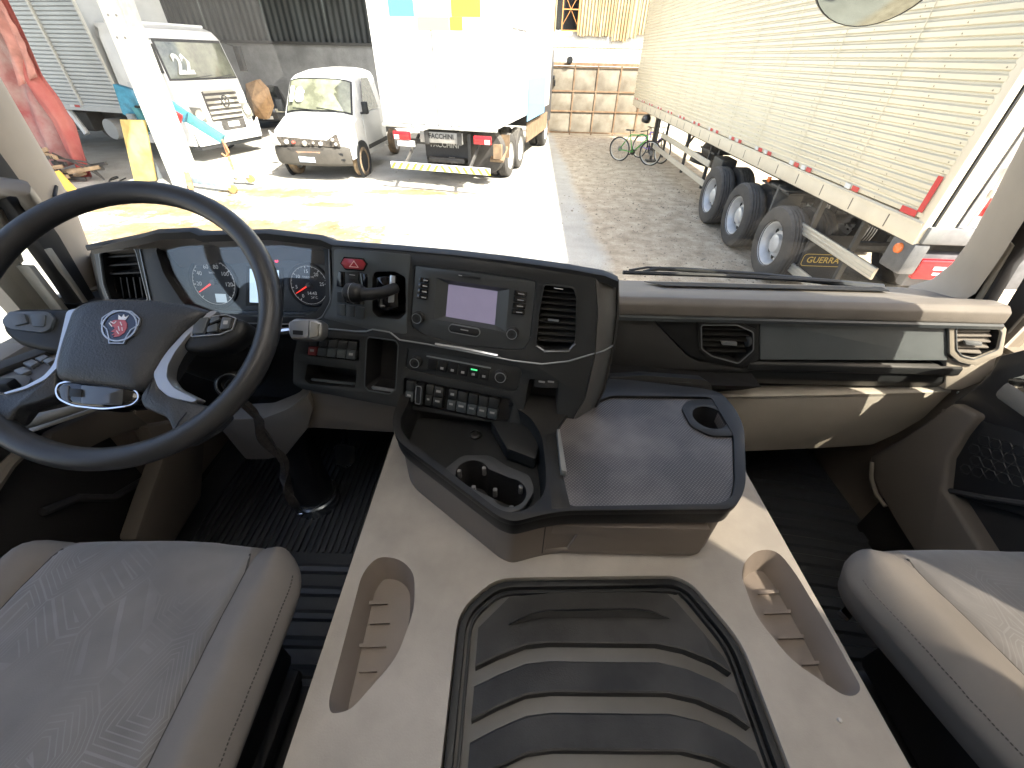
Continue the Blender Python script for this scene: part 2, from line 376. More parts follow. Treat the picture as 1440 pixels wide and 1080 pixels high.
gate = thing('gate', 'rusty cream metal gate of square sheets topped by a picket railing', 'gate', (4, 20.5, 0))
gfm = mat('gate_frame_rust', (.16, .09, .045), .7, col2=(.26, .18, .11), mscale=5)
gpm = mat('gate_panel_cream', (.26, .23, .18), .7, col2=(.15, .125, .09), mscale=2.2, bump=.15, bscale=25)
cols = [1.28 + .92 * k for k in range(6)]; rows = [.12, .88, 1.56, 2.34]
for i in range(5):
    for j in range(3):
        dz = random.uniform(-.01, .01)
        G().box(((cols[i] + cols[i+1]) / 2, 20.505 + random.uniform(-.006, .006), (rows[j] + rows[j+1]) / 2 + dz), (.91, .012, rows[j+1] - rows[j] - .01)).build('gate_panel', gpm, gate, bevel=.003)
for i, x in enumerate(cols): G().box((x, 20.49, 1.22), (.05, .05, 2.36)).build('upright', gfm, gate)
for z in rows: G().box((3.58, 20.485, z), (4.66, .05, .05)).build('rail', gfm, gate)
G().box((3.58, 20.49, 2.43), (4.7, .12, .1)).build('top_beam', gfm, gate)
G().box((3.58, 20.49, 2.93), (4.7, .04, .04)).build('top_rail', gfm, gate)
for k in range(34): G().box((1.3 + k * .138, 20.49, 2.69), (.016, .016, .46)).build('picket', gfm, gate)
G().lathe([(.10, -.02), (.12, 0), (.12, .05), (.1, .07)], (1.95, 20.4, 2.55), (0, -1, 0), 14).build('lamp', blackp, gate)
G().box((1.36, 20.44, 2.0), (.10, .08, .12)).box((1.42, 20.44, 1.82), (.05, .06, .22)).build('lock', blackp, gate, bevel=.01)

# ================================================================== WHEELS
def mkwheel(R=.52, W=.28, rimr=.30, rm=None, holes=8, n=36, deep=.165):
    """wheel about the local x axis, outer face towards -x"""
    t = G(); pr = []
    prof = [(rimr + .005, -W/2 + .03), (rimr + .03, -W/2), (R * .82, -W/2 - .006), (R * .95, -W/2 + .015), (R - .004, -W/2 + .045)]
    for k in range(4):
        x = -W/2 + .05 + (W - .1) * (k + .5) / 4; prof += [(R, x - .020), (R - .012, x - .004), (R - .012, x + .004), (R, x + .020)] if k < 3 else [(R, x)]
    prof += [(R - .004, W/2 - .045), (R * .95, W/2 - .015), (R * .82, W/2 + .006), (rimr + .03, W/2), (rimr + .005, W/2 - .03)]
    t.lathe(prof, (0, 0, 0), (1, 0, 0), n, cap=False)
    r = G()
    r.lathe([(rimr + .012, -W/2 + .01), (rimr + .012, -W/2 + .03), (rimr - .012, -W/2 + .035), (rimr - .045, -W/2 + deep * .6), (rimr - .055, -W/2 + deep), (rimr * .74, -W/2 + deep + .012), (rimr * .6, -W/2 + deep - .035), (rimr * .45, -W/2 + deep - .04)], (0, 0, 0), (1, 0, 0), n, cap=False)
    r.lathe([(rimr * .45, -W/2 + deep - .04), (rimr * .42, -W/2 + deep - .09), (rimr * .3, -W/2 + deep - .11), (.001, -W/2 + deep - .112)], (0, 0, 0), (1, 0, 0), 20, cap=False)
    r.lathe([(rimr + .004, -W/2 + .03), (rimr + .004, W/2 - .03)], (0, 0, 0), (1, 0, 0), n, cap=False)
    h = G()
    for k in range(holes):
        a = 2 * pi * k / holes; h.lathe([(rimr * .14, -W/2 + deep - .030), (rimr * .13, -W/2 + deep - .034)], (0, rimr * .64 * cos(a), rimr * .64 * sin(a)), (1, 0, 0), 8)
    return t, r, h
def wheel(parent, M, R=.52, W=.28, rimr=.30, rm=None, proto={}, tm=None):
    key = (R, W, rimr, rm.name, (tm or rubber).name)
    if key not in proto:
        t, r, h = mkwheel(R, W, rimr)
        a = t.build('wheel', tm or rubber, parent, local=True); a.matrix_basis = M; WORLD[a.name] = WORLD[parent.name] @ M
        b = r.build('rim', rm, a, local=True); c = h.build('rim_hole', mat('dark_hole', (.01, .01, .01), .9), a, local=True)
        proto[key] = (a, b, c); return a
    a, b, c = proto[key]; x = inst(a, 'wheel', parent, M); inst(b, 'rim', x, Matrix()); inst(c, 'rim_hole', x, Matrix()); return x
rimgrey = mat('rim_grey', (.56, .56, .56), .42, .35, mottle=.12, mscale=6, dust=.2)
rimwhite = mat('rim_white', (.62, .62, .6), .5, mottle=.15, mscale=6)

# ================================================================== TRAILER ON THE RIGHT  (local: x right, y along its length, origin at its rear left ground corner)
tr = thing('semi_trailer', 'long cream corrugated aluminium box trailer with triple axles parked on the right', 'trailer', (3.75, 3.9, 0), -rad(1.65))
sidem = mat('cream_aluminium', (.66, .60, .46), .42, .35, mottle=.07, mscale=1.5, bump=.05, bscale=15, stretch=(1, .1, 1), dust=.0)
creamrail = mat('cream_rail', (.68, .61, .48), .45, .2, mottle=.06, mscale=3)
LEN = 14.2; NS = 36; Z0, Z1 = 1.52, 4.12; ph = (Z1 - Z0) / NS
for k in range(NS):
    z = Z0 + k * ph
    P = [(-.004, z), (-.020, z + .010), (-.020, z + ph * .62), (-.006, z + ph * .80), (-.003, z + ph), (.02, z + ph), (.02, z)]
    G().prism([V((x, .06, zz)) for x, zz in P], (0, LEN - .06, 0)).build('slat', sidem, tr, local=True, ang=20)
for k in range(1, 12):
    y = k * 1.22
    G().box((-.0235, y, (Z0 + Z1) / 2), (.003, .009, Z1 - Z0)).build('seam_strip', sidem, tr, local=True)
g = G()
for k in range(0, 24):
    for j in range(NS):
        z = Z0 + (j + .33) * ph; y = .12 + k * .61
        if y < 9: g.lathe([(.007, 0), (.004, .005)], (-.020, y, z), (-1, 0, 0), 5)
g.build('rivet', mat('rivet', (.30, .26, .19), .5, .5), tr, local=True, kind='stuff', smooth=False)
G().box((.01, LEN/2, 1.41), (.06, LEN, .20)).build('base_rail', creamrail, tr, local=True, bevel=.008)
G().box((-.025, LEN/2, 1.485), (.012, LEN, .02)).build('rail_lip', creamrail, tr, local=True)
for k in range(22):
    G().box((-.0215, .42 + k * .6, 1.40), (.003, .012, .12)).build('rail_joint', mat('joint_line', (.12, .1, .08), .7), tr, local=True)
for k in range(12):
    y0 = .9 + k * 1.14
    if k == 0: y0 = 1.05
    for dy, m_ in ((0, redtape), (.14, whitetape), (.32, redtape), (.46, whitetape)):
        if k == 0 and dy > .2: continue
        G().box((-.0285, y0 + dy, 1.545), (.002, .12 if m_ is redtape else .1, .05)).build('reflective_tape', m_, tr, local=True)
G().box((-.0285, .22, 1.545), (.003, .2, .055)).build('reflective_tape', redtape, tr, local=True)
G().box((-.0285, .10, 1.72), (.003, .06, .30)).build('reflective_tape', redtape, tr, local=True)
G().box((1.28, LEN / 2 + .1, 2.82), (2.46, LEN - .25, 2.58)).build('box_body', sidem, tr, local=True)
G().box((1.28, LEN / 2, 1.33), (2.4, LEN - .2, .12)).build('floor_pan', steel, tr, local=True)
# rear frame and doors
G().box((.02, .03, 2.73), (.075, .10, 2.85)).build('corner_post', creamrail, tr, local=True, bevel=.01)
G().box((.075, -.012, 2.75), (.018, .03, 2.8)).build('door_seal', blackp, tr, local=True)
G().box((.17, -.005, 2.75), (.17, .05, 2.8)).build('door_post', creamrail, tr, local=True, bevel=.008)
G().box((.268, -.012, 2.75), (.018, .03, 2.8)).build('door_seal', blackp, tr, local=True)
wd = mat('white_door', (.66, .66, .64), .5, mottle=.06, mscale=2)
G().box((.80, .0, 2.78), (1.03, .05, 2.66)).build('rear_door', wd, tr, local=True, bevel=.006)
G().box((1.85, .0, 2.78), (1.03, .05, 2.66)).build('rear_door', wd, tr, local=True, bevel=.006)
G().tube([(.33, -.06, 1.5), (.33, -.06, 4.08)], .014, 8).tube([(.45, -.06, 1.5), (.45, -.06, 4.08)], .014, 8).build('locking_bar', alu, tr, local=True)
G().box((.36, -.08, 1.98), (.05, .05, .07)).box((.40, -.09, 2.05), (.12, .02, .03)).box((.33, -.08, 1.78), (.05, .05, .06)).build('bar_handle', alu, tr, local=True, bevel=.005)
G().box((.46, -.03, 1.62), (.2, .006, .07)).box((.39, -.03, 1.72), (.07, .006, .2)).build('reflective_tape', redtape, tr, local=True)
G().box((.55, -.031, 1.86), (.28, .006, .09)).build('reflective_tape', mat('grey_tape', (.15, .155, .16), .5), tr, local=True)
G().box((1.28, .0, 1.40), (2.5, .12, .15)).build('rear_sill', mat('sill_grey', (.16, .16, .155), .6, mottle=.2), tr, local=True, bevel=.01)
G().box((.07, .1, 1.17), (.16, .3, .30)).build('lamp_bracket', mat('bracket_grey', (.10, .10, .10), .6, mottle=.3), tr, local=True, bevel=.03)
G().box((1.3, .06, 1.05), (2.3, .1, .34)).build('rear_bumper', mat('bracket_grey', (.1, .1, .1)), tr, local=True, bevel=.02)
G().lathe([(.05, 0), (.045, .02), (.02, .028)], (-.012, .1, 1.235), (-1, 0, 0), 14).build('side_marker', orangelens, tr, local=True)
tl = G().box((.46, -.02, 1.08), (.62, .06, .20)).build('tail_light', redlens, tr, local=True, bevel=.02)
G().box((.40, -.054, 1.10), (.22, .008, .03)).box((.66, -.054, 1.10), (.1, .008, .03)).box((.44, -.054, 1.045), (.26, .008, .02)).build('reflector_bar', whitetape, tl, local=True)
# side guards
gm = mat('guard_aluminium', (.60, .56, .48), .4, .5, mottle=.05)
def guard(y0, y1, z, h=.13):
    g = G().box((.12, (y0 + y1) / 2, z), (.03, y1 - y0, h))
    for k in (-1, 0, 1): g.box((.102, (y0 + y1) / 2, z + k * h * .33), (.008, y1 - y0 - .01, h * .18))
    g.build('side_guard', gm, tr, local=True, bevel=.004)
guard(.35, 2.0, .86); guard(.5, 2.0, .36); guard(5.75, 9.9, .93, .12); guard(5.75, 10.6, .55, .12)
for y in (.9, 1.75, 6.0, 7.6, 9.6): G().box((.17, y, .88), (.06, .05, .95)).build('guard_bracket', steel, tr, local=True)
for y in (5.6, 10.8): G().tube([(.2, y, .4), (.25, y + .15, 1.3)], .03, 8).build('guard_strut', steel, tr, local=True)
for i, y in enumerate((2.22, 3.6, 4.92)):
    for x in (.10, .47, 2.0, 2.36):
        wheel(tr, Matrix.Translation((x, y, .52)) @ (Matrix.Rotation(pi, 4, 'Z') if x > 1.3 else Matrix()), .52, .29, .30, rimgrey)
    G().tube([(.5, y, .52), (2.1, y, .52)], .08, 10).build('axle', steel, tr, local=True)
for x in (.85, 1.7): G().box((x, 7, 1.15), (.12, 13.5, .3)).build('chassis_beam', steel, tr, local=True)
fl = G().box((.42, 1.62, .55), (.62, .02, .62)).build('mudflap', mat('mudflap_rubber', (.02, .02, .021), .7, mottle=.3), tr, local=True, bevel=.004)
gold = mat('gold_print', (.38, .27, .06), .5)
ff = Fr((.42, 1.606, .52), (1, 0, 0), (0, -1, 0))
text('maker_lettering', 'GUERRA', .115, ff, 0, 0, .001, gold, fl, local=True, bold=.002)
G().plate(ff, rrect(0, 0, .56, .17, .05), [rrect(0, 0, .545, .155, .045)], 0, .002).build('lettering_border', gold, fl, local=True)
for y in (1.2, 5.6): G().box((.45, y + .6 if y > 3 else 3.0, 1.12), (.6, .9, .03)).build('mudguard', steel, tr, local=True)
G().box((.33, 2.85, .98), (.42, .05, .42)).box((.33, 2.85, 1.15), (.42, .5, .03)).build('mudguard', mat('mudguard_grey', (.10, .10, .095), .6, dust=.3), tr, local=True, bevel=.01)
G().box((.25, 5.35, .95), (.3, .5, .35)).build('tool_box', steel, tr, local=True, bevel=.03)
G().lathe([(.16, 0), (.17, .02), (.17, .6), (.16, .62)], (.7, 7.0, .95), (0, 1, 0), 16).build('air_tank', steel, tr, local=True)
G().tube([(.6, 8.4, 1.2), (.62, 9.1, .75), (.9, 9.9, .85), (1.0, 10.4, 1.2)], .03, 8).build('air_hose', blackp, tr, local=True)
G().lathe([(.30, 0), (.34, .02), (.34, .2), (.3, .22), (.2, .18)], (.75, 7.9, .55), (.2, 0, 1), 22).build('spare_tyre', rubber, tr, local=True)
for x in (.3, 2.2):
    G().box((x, 11.3, .85), (.14, .14, .9)).box((x, 11.3, .38), (.07, .07, .7)).box((x, 11.3, .03), (.28, .28, .05)).build('landing_leg', steel, tr, local=True)
G().lathe([(.03, 0), (.03, .05), (.015, .07)], (.02, 3.0, 1.26), (0, 0, -1), 8).build('side_marker', orangelens, tr, local=True)

# ================================================================== BICYCLES
def bicycle(label, loc, rz, fm, lean=.12, group=None):
    b = thing('bicycle', label, 'bicycle', mtx=Matrix.Translation(V(loc)) @ Matrix.Rotation(rz, 4, 'Z') @ Matrix.Rotation(lean, 4, 'X'))
    R = .34
    for x in (-.53, .53):
        t = G(); t.tube([(x + R * cos(a), 0, R + R * sin(a)) for a in [2 * pi * k / 28 for k in range(28)]], .021, 6, closed=True)
        wh = t.build('wheel', mat('bike_tyre', (.03, .03, .03), .8), b, local=True)
        G().tube([(x + (R - .03) * cos(a), 0, R + (R - .03) * sin(a)) for a in [2 * pi * k / 28 for k in range(28)]], .012, 5, closed=True).build('rim', alu, wh, local=True)
        s = G()
        for k in range(12): a = 2 * pi * k / 12; s.tube([(x, .02 * (-1) ** k, R), (x + .31 * cos(a), 0, R + .31 * sin(a))], .003, 3)
        s.lathe([(.03, -.03), (.03, .03)], (x, 0, R), (0, 1, 0), 8); s.lathe([(.075, .025), (.075, .028)], (x, 0, R), (0, 1, 0), 14)
        s.build('spoke_set', mat('spoke', (.3, .3, .3), .4, .6), wh, local=True)
    f = G(); bb_ = (-.08, 0, .30); st = (-.20, 0, .78); hd = (.36, 0, .82); hb = (.38, 0, .72)
    for p, q, r in ((bb_, st, .018), (st, hd, .018), (bb_, hb, .022), (hd, hb, .022), (bb_, (-.53, .05, .34), .011), (bb_, (-.53, -.05, .34), .011), (st, (-.53, .05, .34), .009), (st, (-.53, -.05, .34), .009)): f.tube([p, q], r, 8)
    f.build('frame', fm, b, local=True)
    G().tube([hb, (.42, .05, .62), (.53, .06, .34)], .015, 6).tube([hb, (.42, -.05, .62), (.53, -.06, .34)], .015, 6).build('fork', blackp, b, local=True)
    G().tube([hd, (.34, 0, .95)], .015, 6).tube([(.26, -.3, .98), (.36, -.12, .97), (.36, .12, .97), (.26, .3, .98)], .013, 6).build('handlebar', blackp, b, local=True)
    G().tube([st, (-.23, 0, .90)], .013, 6).loft([[V((x, y * w_, .93 - abs(y) * .03)) for y in (-1, -.3, .3, 1)] + [V((x, y * w_, .90)) for y in (1, .3, -.3, -1)] for x, w_ in ((-.36, .07), (-.28, .075), (-.2, .04), (-.08, .02))]).build('saddle', blackp, b, local=True)
    G().lathe([(.09, .03), (.09, .035)], bb_, (0, 1, 0), 16).tube([(-.08, .05, .30), (-.2, .06, .2)], .01, 5).tube([(-.08, -.05, .30), (.04, -.06, .4)], .01, 5).box((-.22, .09, .2), (.09, .09, .02)).box((.05, -.09, .4), (.09, .09, .02)).build('crankset', steel, b, local=True)
    return b
bicycle('bright green mountain bicycle leaning near the gate', (3.75, 14.9, 0), rad(-38), mat('green_frame', (.08, .33, .05), .35, coat=.4), .14)
bicycle('pale purple bicycle standing behind the green bicycle', (4.35, 15.4, 0), rad(-62), mat('purple_frame', (.25, .17, .6), .35, coat=.4), -.1)
hm = G().lathe([(.001, .15), (.08, .135), (.13, .08), (.15, 0), (.14, -.05)], (4.08, 15.55, 1.12), (.1, -.3, 1), 16).build('helmet', mat('helmet_black', (.025, .022, .022), .3, coat=.3))
hm['label'] = 'black riding helmet hung on the bicycle handlebar near the gate'; hm['category'] = 'helmet'
# ================================================================== WHITE BOX TRUCK (centre); local: x right, y forward, origin under its rear right corner
bt = thing('box_truck', 'tall white box truck seen from behind with striped bumper and red lamps', 'truck', (-.467, 10.56, 0), -rad(13))
bxw = mat('box_white', (.82, .82, .80), .35, mottle=.03, mscale=2)
BL = 6.7
G().box((-1.37, BL / 2 + .03, 2.72), (2.74, BL - .06, 2.76)).build('box_body', bxw, bt, local=True, bevel=.02)
for x in (-.69, -2.05): G().box((x, -.012, 2.70), (1.33, .04, 2.64)).build('rear_door', bxw, bt, local=True, bevel=.006)
for k in range(10): G().box((.012, .35 + k * .66, 2.72), (.012, .03, 2.7)).build('side_rib', bxw, bt, local=True)
G().box((-1.37, -.01, 1.33), (2.76, .10, .07)).build('rear_sill', mat('sill_alu', (.5, .5, .48), .5, .5), bt, local=True, bevel=.006)
for x in (-2.58, -1.95, -1.62, -1.3, -.98, -.3, -.02): G().box((x, -.06, 1.38), (.07, .05, .10)).build('hinge', bxw, bt, local=True, bevel=.01)
# printed colour blocks on the doors
pf = Fr((-1.3, -.033, 2.9), (1, 0, 0), (0, -1, 0))
def bw(x, y, dy=0.):   # pixel -> local x, z on the rear face
    p = atY(x, y, 10.8); q = bt.matrix_world.inverted() @ p; r = (bt.matrix_world.inverted() @ CAMC); t = (-.034 - r.y) / (q.y - r.y); return r + (q - r) * t
for x0, y0, x1, y1, c in ((541, -30, 583, 23, (.10, .30, .55)), (583, -30, 632, 24, (.60, .59, .48)), (632, -30, 676, 24, (.40, .50, .05)), (586, 24, 632, 43, (.52, .52, .22)), (632, 24, 651, 43, (.40, .50, .05)), (608, 43, 631, 66, (.78, .77, .58)), (722, 0, 741, 44, (.33, .33, .34))):
    if x1 > 700: continue
    a, b = bw(x0, y0), bw(x1, y1)
    G().box(((a.x + b.x) / 2, -.036, (a.z + b.z) / 2), (abs(b.x - a.x), .004, abs(a.z - b.z))).build('colour_block', mat('print_%d_%d' % (x0, y0 + 40), c, .5), bt, local=True)
def sw(x, y):      # pixel -> local y, z on the right side
    I = bt.matrix_world.inverted(); r = I @ CAMC; q = I @ atY(x, y, 12); t = (.02 - r.x) / (q.x - r.x); return r + (q - r) * t
for x0, y0, x1, y1, c in ((722, -10, 741, 44, (.22, .22, .23)), (743, 111, 765, 158, (.16, .36, .55)), (724, 134, 743, 158, (.25, .40, .50))):
    a, b = sw(x0, y0), sw(x1, y1)
    G().box((.022, (a.y + b.y) / 2, (a.z + b.z) / 2), (.006, abs(b.y - a.y), abs(a.z - b.z))).build('colour_block', mat('print_%d_%d' % (x0, y0 + 40), c, .5), bt, local=True)
for x in (-2.3, -.33):
    l = G().box((x, -.03, 1.13), (.42, .07, .17)).build('tail_light', redlens, bt, local=True, bevel=.02)
    G().box((x + (.12 if x > -1 else -.12), -.067, 1.10), (.12, .008, .09)).build('lens_patch', whitetape, l, local=True)
G().box((-2.22, -.02, .97), (.44, .03, .12)).build('number_plate', whitetape, bt, local=True, bevel=.004)
pl = G().box((-1.35, .05, 1.12), (1.05, .03, .22)).build('maker_plate', mat('plate_steel', (.30, .29, .27), .5, .4, mottle=.15), bt, local=True, bevel=.004)
bf = Fr((-1.35, .033, 1.12), (1, 0, 0), (0, -1, 0))
dk = mat('print_black', (.02, .02, .02), .6)
text('maker_lettering', 'FACCHINI', .135, bf, 0, .025, .002, dk, pl, local=True, bold=.004)
fl = G().box((-1.35, .35, .86), (1.1, .02, .36)).build('mudflap', mat('mudflap_rubber', (.02, .02, .02)), bt, local=True)
text('maker_lettering', 'FACCHINI', .16, Fr((-1.4, .338, .93), (1, 0, 0), (0, -1, 0)), 0, 0, .001, mat('faded_white', (.4, .4, .38), .6), fl, local=True, bold=.003)
# striped bumper
bp = G().box((-1.32, -.28, .55), (2.45, .06, .14)).build('bumper', bxw, bt, local=True, bevel=.006)
yel = mat('yellow_stripe', (.70, .68, .05), .5)
for k in range(14):
    x = -2.5 + k * .178; s = .05 if k < 7 else -.05
    G().hexa([(x - s, -.312, .485), (x - s + .075, -.312, .485), (x + s + .075, -.312, .615), (x + s, -.312, .615)], [(x - s, -.309, .485), (x - s + .075, -.309, .485), (x + s + .075, -.309, .615), (x + s, -.309, .615)]).build('stripe', yel, bp, local=True, smooth=False)
for x in (-2.2, -.6): G().tube([(x, -.25, .56), (x + .1, .5, 1.1)], .04, 6).build('bumper_arm', steel, bt, local=True)
G().box((-2.0, .3, .98), (.9, .08, .1)).box((-1.35, .3, .62), (.9, .1, .1)).box((-.72, .2, .85), (.08, .1, .7)).build('rear_crossmember', steel, bt, local=True, bevel=.01)
for x in (-.9, -1.7): G().box((x, 4, 1.12), (.1, 8, .26)).build('chassis_beam', steel, bt, local=True)
for y in (2.0, 3.2, 7.4):
    for x in (-.30, -.62, -1.98, -2.30):
        wheel(bt, Matrix.Translation((x, y, .52)) @ (Matrix.Rotation(pi, 4, 'Z') if x > -1.3 else Matrix()), .52, .27, .30, rimwhite)
G().tube([(-.35, 2.6, .9), (-.35, 2.6, .5)], .03).box((-.12, 5.4, .85), (.03, 3.4, .5)).box((-.16, 1.2, .85), (.3, .02, .5)).build('side_guard', mat('rust_steel', (.22, .15, .09), .7, mottle=.3), bt, local=True)
G().box((-.2, .9, .72), (.34, .5, .06), Matrix.Rotation(.5, 3, 'X')).box((-.15, .6, .82), (.2, .1, .3)).build('mudguard', mat('rust_steel', (.2, .15, .09)), bt, local=True)
G().box((-1.35, 7.8, 1.75), (2.2, 2.0, 2.2)).build('cab', mat('dark_cab', (.05, .05, .055), .4), bt, local=True, bevel=.1)
G().lathe([(.42, -.14), (.5, -.12), (.5, .12), (.42, .14)], (-.55, .95, .75), (.15, 1, .0), 24).build('spare_tyre', rubber, bt, local=True)

# ================================================================== WHITE VAN WITHOUT BOX (damaged front); local: x right when looking at its face, y backwards (away from us), origin under front centre
vn = thing('van', 'white cab van with missing headlamps and grille and a white 18 on its windscreen', 'van', (-5.12, 11.45, 0), rad(-3))
vb = G()
def vprof(t):   # (y, z, halfwidth)
    K = [(.02, .82, .86), (.03, .98, .93), (.16, 1.16, .95), (.52, 1.31, .93), (.80, 1.41, .91), (1.34, 2.12, .82), (1.52, 2.22, .77), (2.0, 2.28, .74), (3.0, 2.30, .74), (3.02, 2.2, .80), (3.02, 1.4, .96), (3.02, .5, .97)]
    return K
Kp = vprof(0); rings = []
for y, z, h in Kp:
    rings.append([V((x * h, y + .10 * x * x * (1 if y < 2.5 else 0), z - .07 * x ** 4 - (.02 * x * x))) for x in [-1 + k / 8 for k in range(17)]])
vb.loft(rings, cap=False, closed=False)
for s in (-1, 1):   # sides
    up = [V((s * h, y + (.10 if y < 2.5 else 0), z - .09)) for y, z, h in Kp]
    low = [V((s * .97, max(y, .12) + 0, .5 if y > 1.15 or y < .2 else .5)) for y, z, h in Kp]
    for i in range(len(up) - 2):
        mid0 = V((s * max(Kp[i][2], .955), up[i].y, min(up[i].z - .02, 1.38))); mid1 = V((s * max(Kp[i+1][2], .955), up[i+1].y, min(up[i+1].z - .02, 1.38)))
        vb.add([up[i], up[i+1], mid1, mid0], [[0, 1, 2, 3]]); vb.add([mid0, mid1, low[i+1], low[i]], [[0, 1, 2, 3]])
vbody = vb.build('body', white, vn, local=True, weld=True, ang=28)
vg = glassmat('vehicle_glass', (.55, .62, .5), 1.0)
dark_in = mat('van_interior', (.16, .16, .12), .9, mottle=.4, mscale=2)
# windscreen follows the slope between (.86,1.44) and (1.42,2.04)
def vw(u, v, off=.0):   # u -1..1, v 0..1
    y = .81 + (1.32 - .81) * v; z = 1.43 + (2.10 - 1.43) * v; h = .87 - .07 * v
    n_ = V((0, -.73, .68)); return V((u * h, y + .10 * u * u, z - .07 * u ** 4)) + n_ * off
G().loft([[vw(-1 + k / 6, v, o) for k in range(13)] for v, o in ((0, .012), (1, .012))], cap=False, closed=False).build('windscreen_surround', blackp, vn, local=True)
ws = G().loft([[vw((-1 + k / 6) * .95, v, .02) for k in range(13)] for v in (.05, .95)], cap=False, closed=False).build('windscreen', mat('van_windscreen', (.20, .21, .15), .08, mottle=.45, mscale=2.5, coat=1.), vn, local=True)
wf = Fr(vw(-.70, .48, .026), vw(-.6, .48, .026) - vw(-.8, .48, .026), (0, -.73, .68))
text('price_sticker', '18', .50, wf, .02, -.02, .036, whitetape, ws, local=True, bold=.035, sx=.8)
G().tube([vw(-.1, .02, .05), vw(-.75, .10, .04)], .008, 4).tube([vw(.6, .02, .05), vw(.0, .10, .04)], .008, 4).build('wiper', blackp, vn, local=True)
bmp = mat('grey_bumper', (.06, .054, .045), .6, mottle=.2, mscale=5, bump=.1)
def bring(z, d, hw): return [V((x * hw, -.04 + d + .16 * abs(x) ** 3, z)) for x in [-1 + k / 8 for k in range(17)]]
G().loft([bring(.36, .05, .93), bring(.42, -.02, .96), bring(.60, -.05, .97), bring(.74, -.02, .97), bring(.80, .06, .95)] , cap=False, closed=False).build('bumper', bmp, vn, local=True)
G().prism([V((x, -.06, z)) for x, z in ((-.55, .77), (.35, .77), (.30, .56), (-.30, .56))], (0, .05, 0)).build('grille_opening', mat('grille_dark', (.05, .045, .04), .7, mottle=.3), vn, local=True)
G().prism([V((x, -.075, z)) for x, z in ((-.36, .69), (.26, .69), (.22, .61), (-.26, .61))], (0, .03, 0)).build('radiator_rust', mat('radiator_rust', (.35, .17, .09), .8, col2=(.2, .18, .16), mscale=25), vn, local=True)
G().prism([V((x, -.01, z)) for x, z in ((-.80, .985), (.45, .93), (.72, 1.08), (.76, .80), (-.72, .80))], (0, .06, 0)).build('engine_opening', mat('engine_dark', (.025, .023, .02), .8, col2=(.13, .11, .09), mscale=14), vn, local=True)
for (x, z, s, m_) in ((-.55, .88, .10, bxw), (-.38, .87, .07, mat('engine_red', (.45, .08, .06), .6)), (-.1, .86, .12, alu), (.12, .87, .06, alu), (.3, .86, .08, bxw), (.62, .95, .08, alu), (.68, .86, .06, bxw), (.0, .84, .05, steel)):
    G().lathe([(s * .5, -.03), (s * .5, .03), (s * .2, .05)], (x, -.03, z), (random.uniform(-.4, .4), -1, random.uniform(-.3, .3)), 8).build('engine_piece', m_, vn, local=True)
G().prism([V((x, -.03, z)) for x, z in ((-.93, 1.12), (-.80, 1.0), (-.72, .80), (-.93, .80))], (0, .05, 0)).build('lamp_housing', alu, vn, local=True, bevel=.01)
G().box((-.12, -.075, .52), (.40, .02, .13)).build('number_plate', mat('plate_blue', (.55, .65, .78), .4), vn, local=True, bevel=.004)
G().box((.62, -.01, .64), (.34, .02, .05)).box((.7, .0, .52), (.25, .02, .03)).build('bumper_slot', blackp, vn, local=True)
for s in (-1, 1):
    w_ = G(); w_.add([(s * .992, 1.45, 1.42), (s * .992, 2.55, 1.42), (s * .84, 2.5, 2.1), (s * .85, 1.95, 2.1), (s * .97, 1.42, 1.55)], [[0, 1, 2, 3, 4]])
    w_.build('side_window', mat('van_side_glass', (.08, .09, .075), .1, mottle=.3), vn, local=True)
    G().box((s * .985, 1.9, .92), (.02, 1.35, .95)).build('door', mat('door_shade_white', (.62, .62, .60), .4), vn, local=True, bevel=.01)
    G().box((s * .99, 2.1, .62), (.03, 1.6, .10)).build('side_strip', blackp, vn, local=True)
    G().box((s * 1.12, 1.15, 1.52), (.16, .08, .26)).box((s * 1.05, 1.2, 1.40), (.2, .05, .05)).build('mirror', blackp, vn, local=True, bevel=.03)
    G().lathe([(.44, 0), (.46, .01), (.46, .05), (.38, .05)], (s * .95, .83, .38), (s, 0, 0), 26).build('wheel_arch', blackp, vn, local=True)
vtm = mat('muddy_tyre', (.30, .21, .12), .9, col2=(.10, .085, .07), mscale=6)
for x, y in ((.90, .80), (-.90, .80), (.80, 4.1), (-.80, 4.1)):
    wheel(vn, Matrix.Translation((x, y, .36)) @ (Matrix.Rotation(pi, 4, 'Z') if x > 0 else Matrix()), .36, .22, .22, rimwhite, tm=vtm)
for x in (-.4, .4): G().box((x, 4.2, .62), (.08, 3.2, .16)).build('chassis_beam', steel, vn, local=True)
G().box((0, .9, .5), (1.5, 1.2, .25)).build('underbody', steel, vn, local=True)

# ================================================================== WHITE CAB-OVER TRUCK WITH SILVER BOX (left); local: y = backwards along the truck, x along its face
VW0 = V((-9.16, 13.26, 0)); fa = rad(74.4)
vt = thing('cargo_truck', 'white cab-over truck with a white 22 on the windscreen and a silver ribbed box', 'truck',
           mtx=Matrix(((cos(fa), -sin(fa), 0, VW0.x), (sin(fa), cos(fa), 0, VW0.y), (0, 0, 1, 0), (0, 0, 0, 1))))
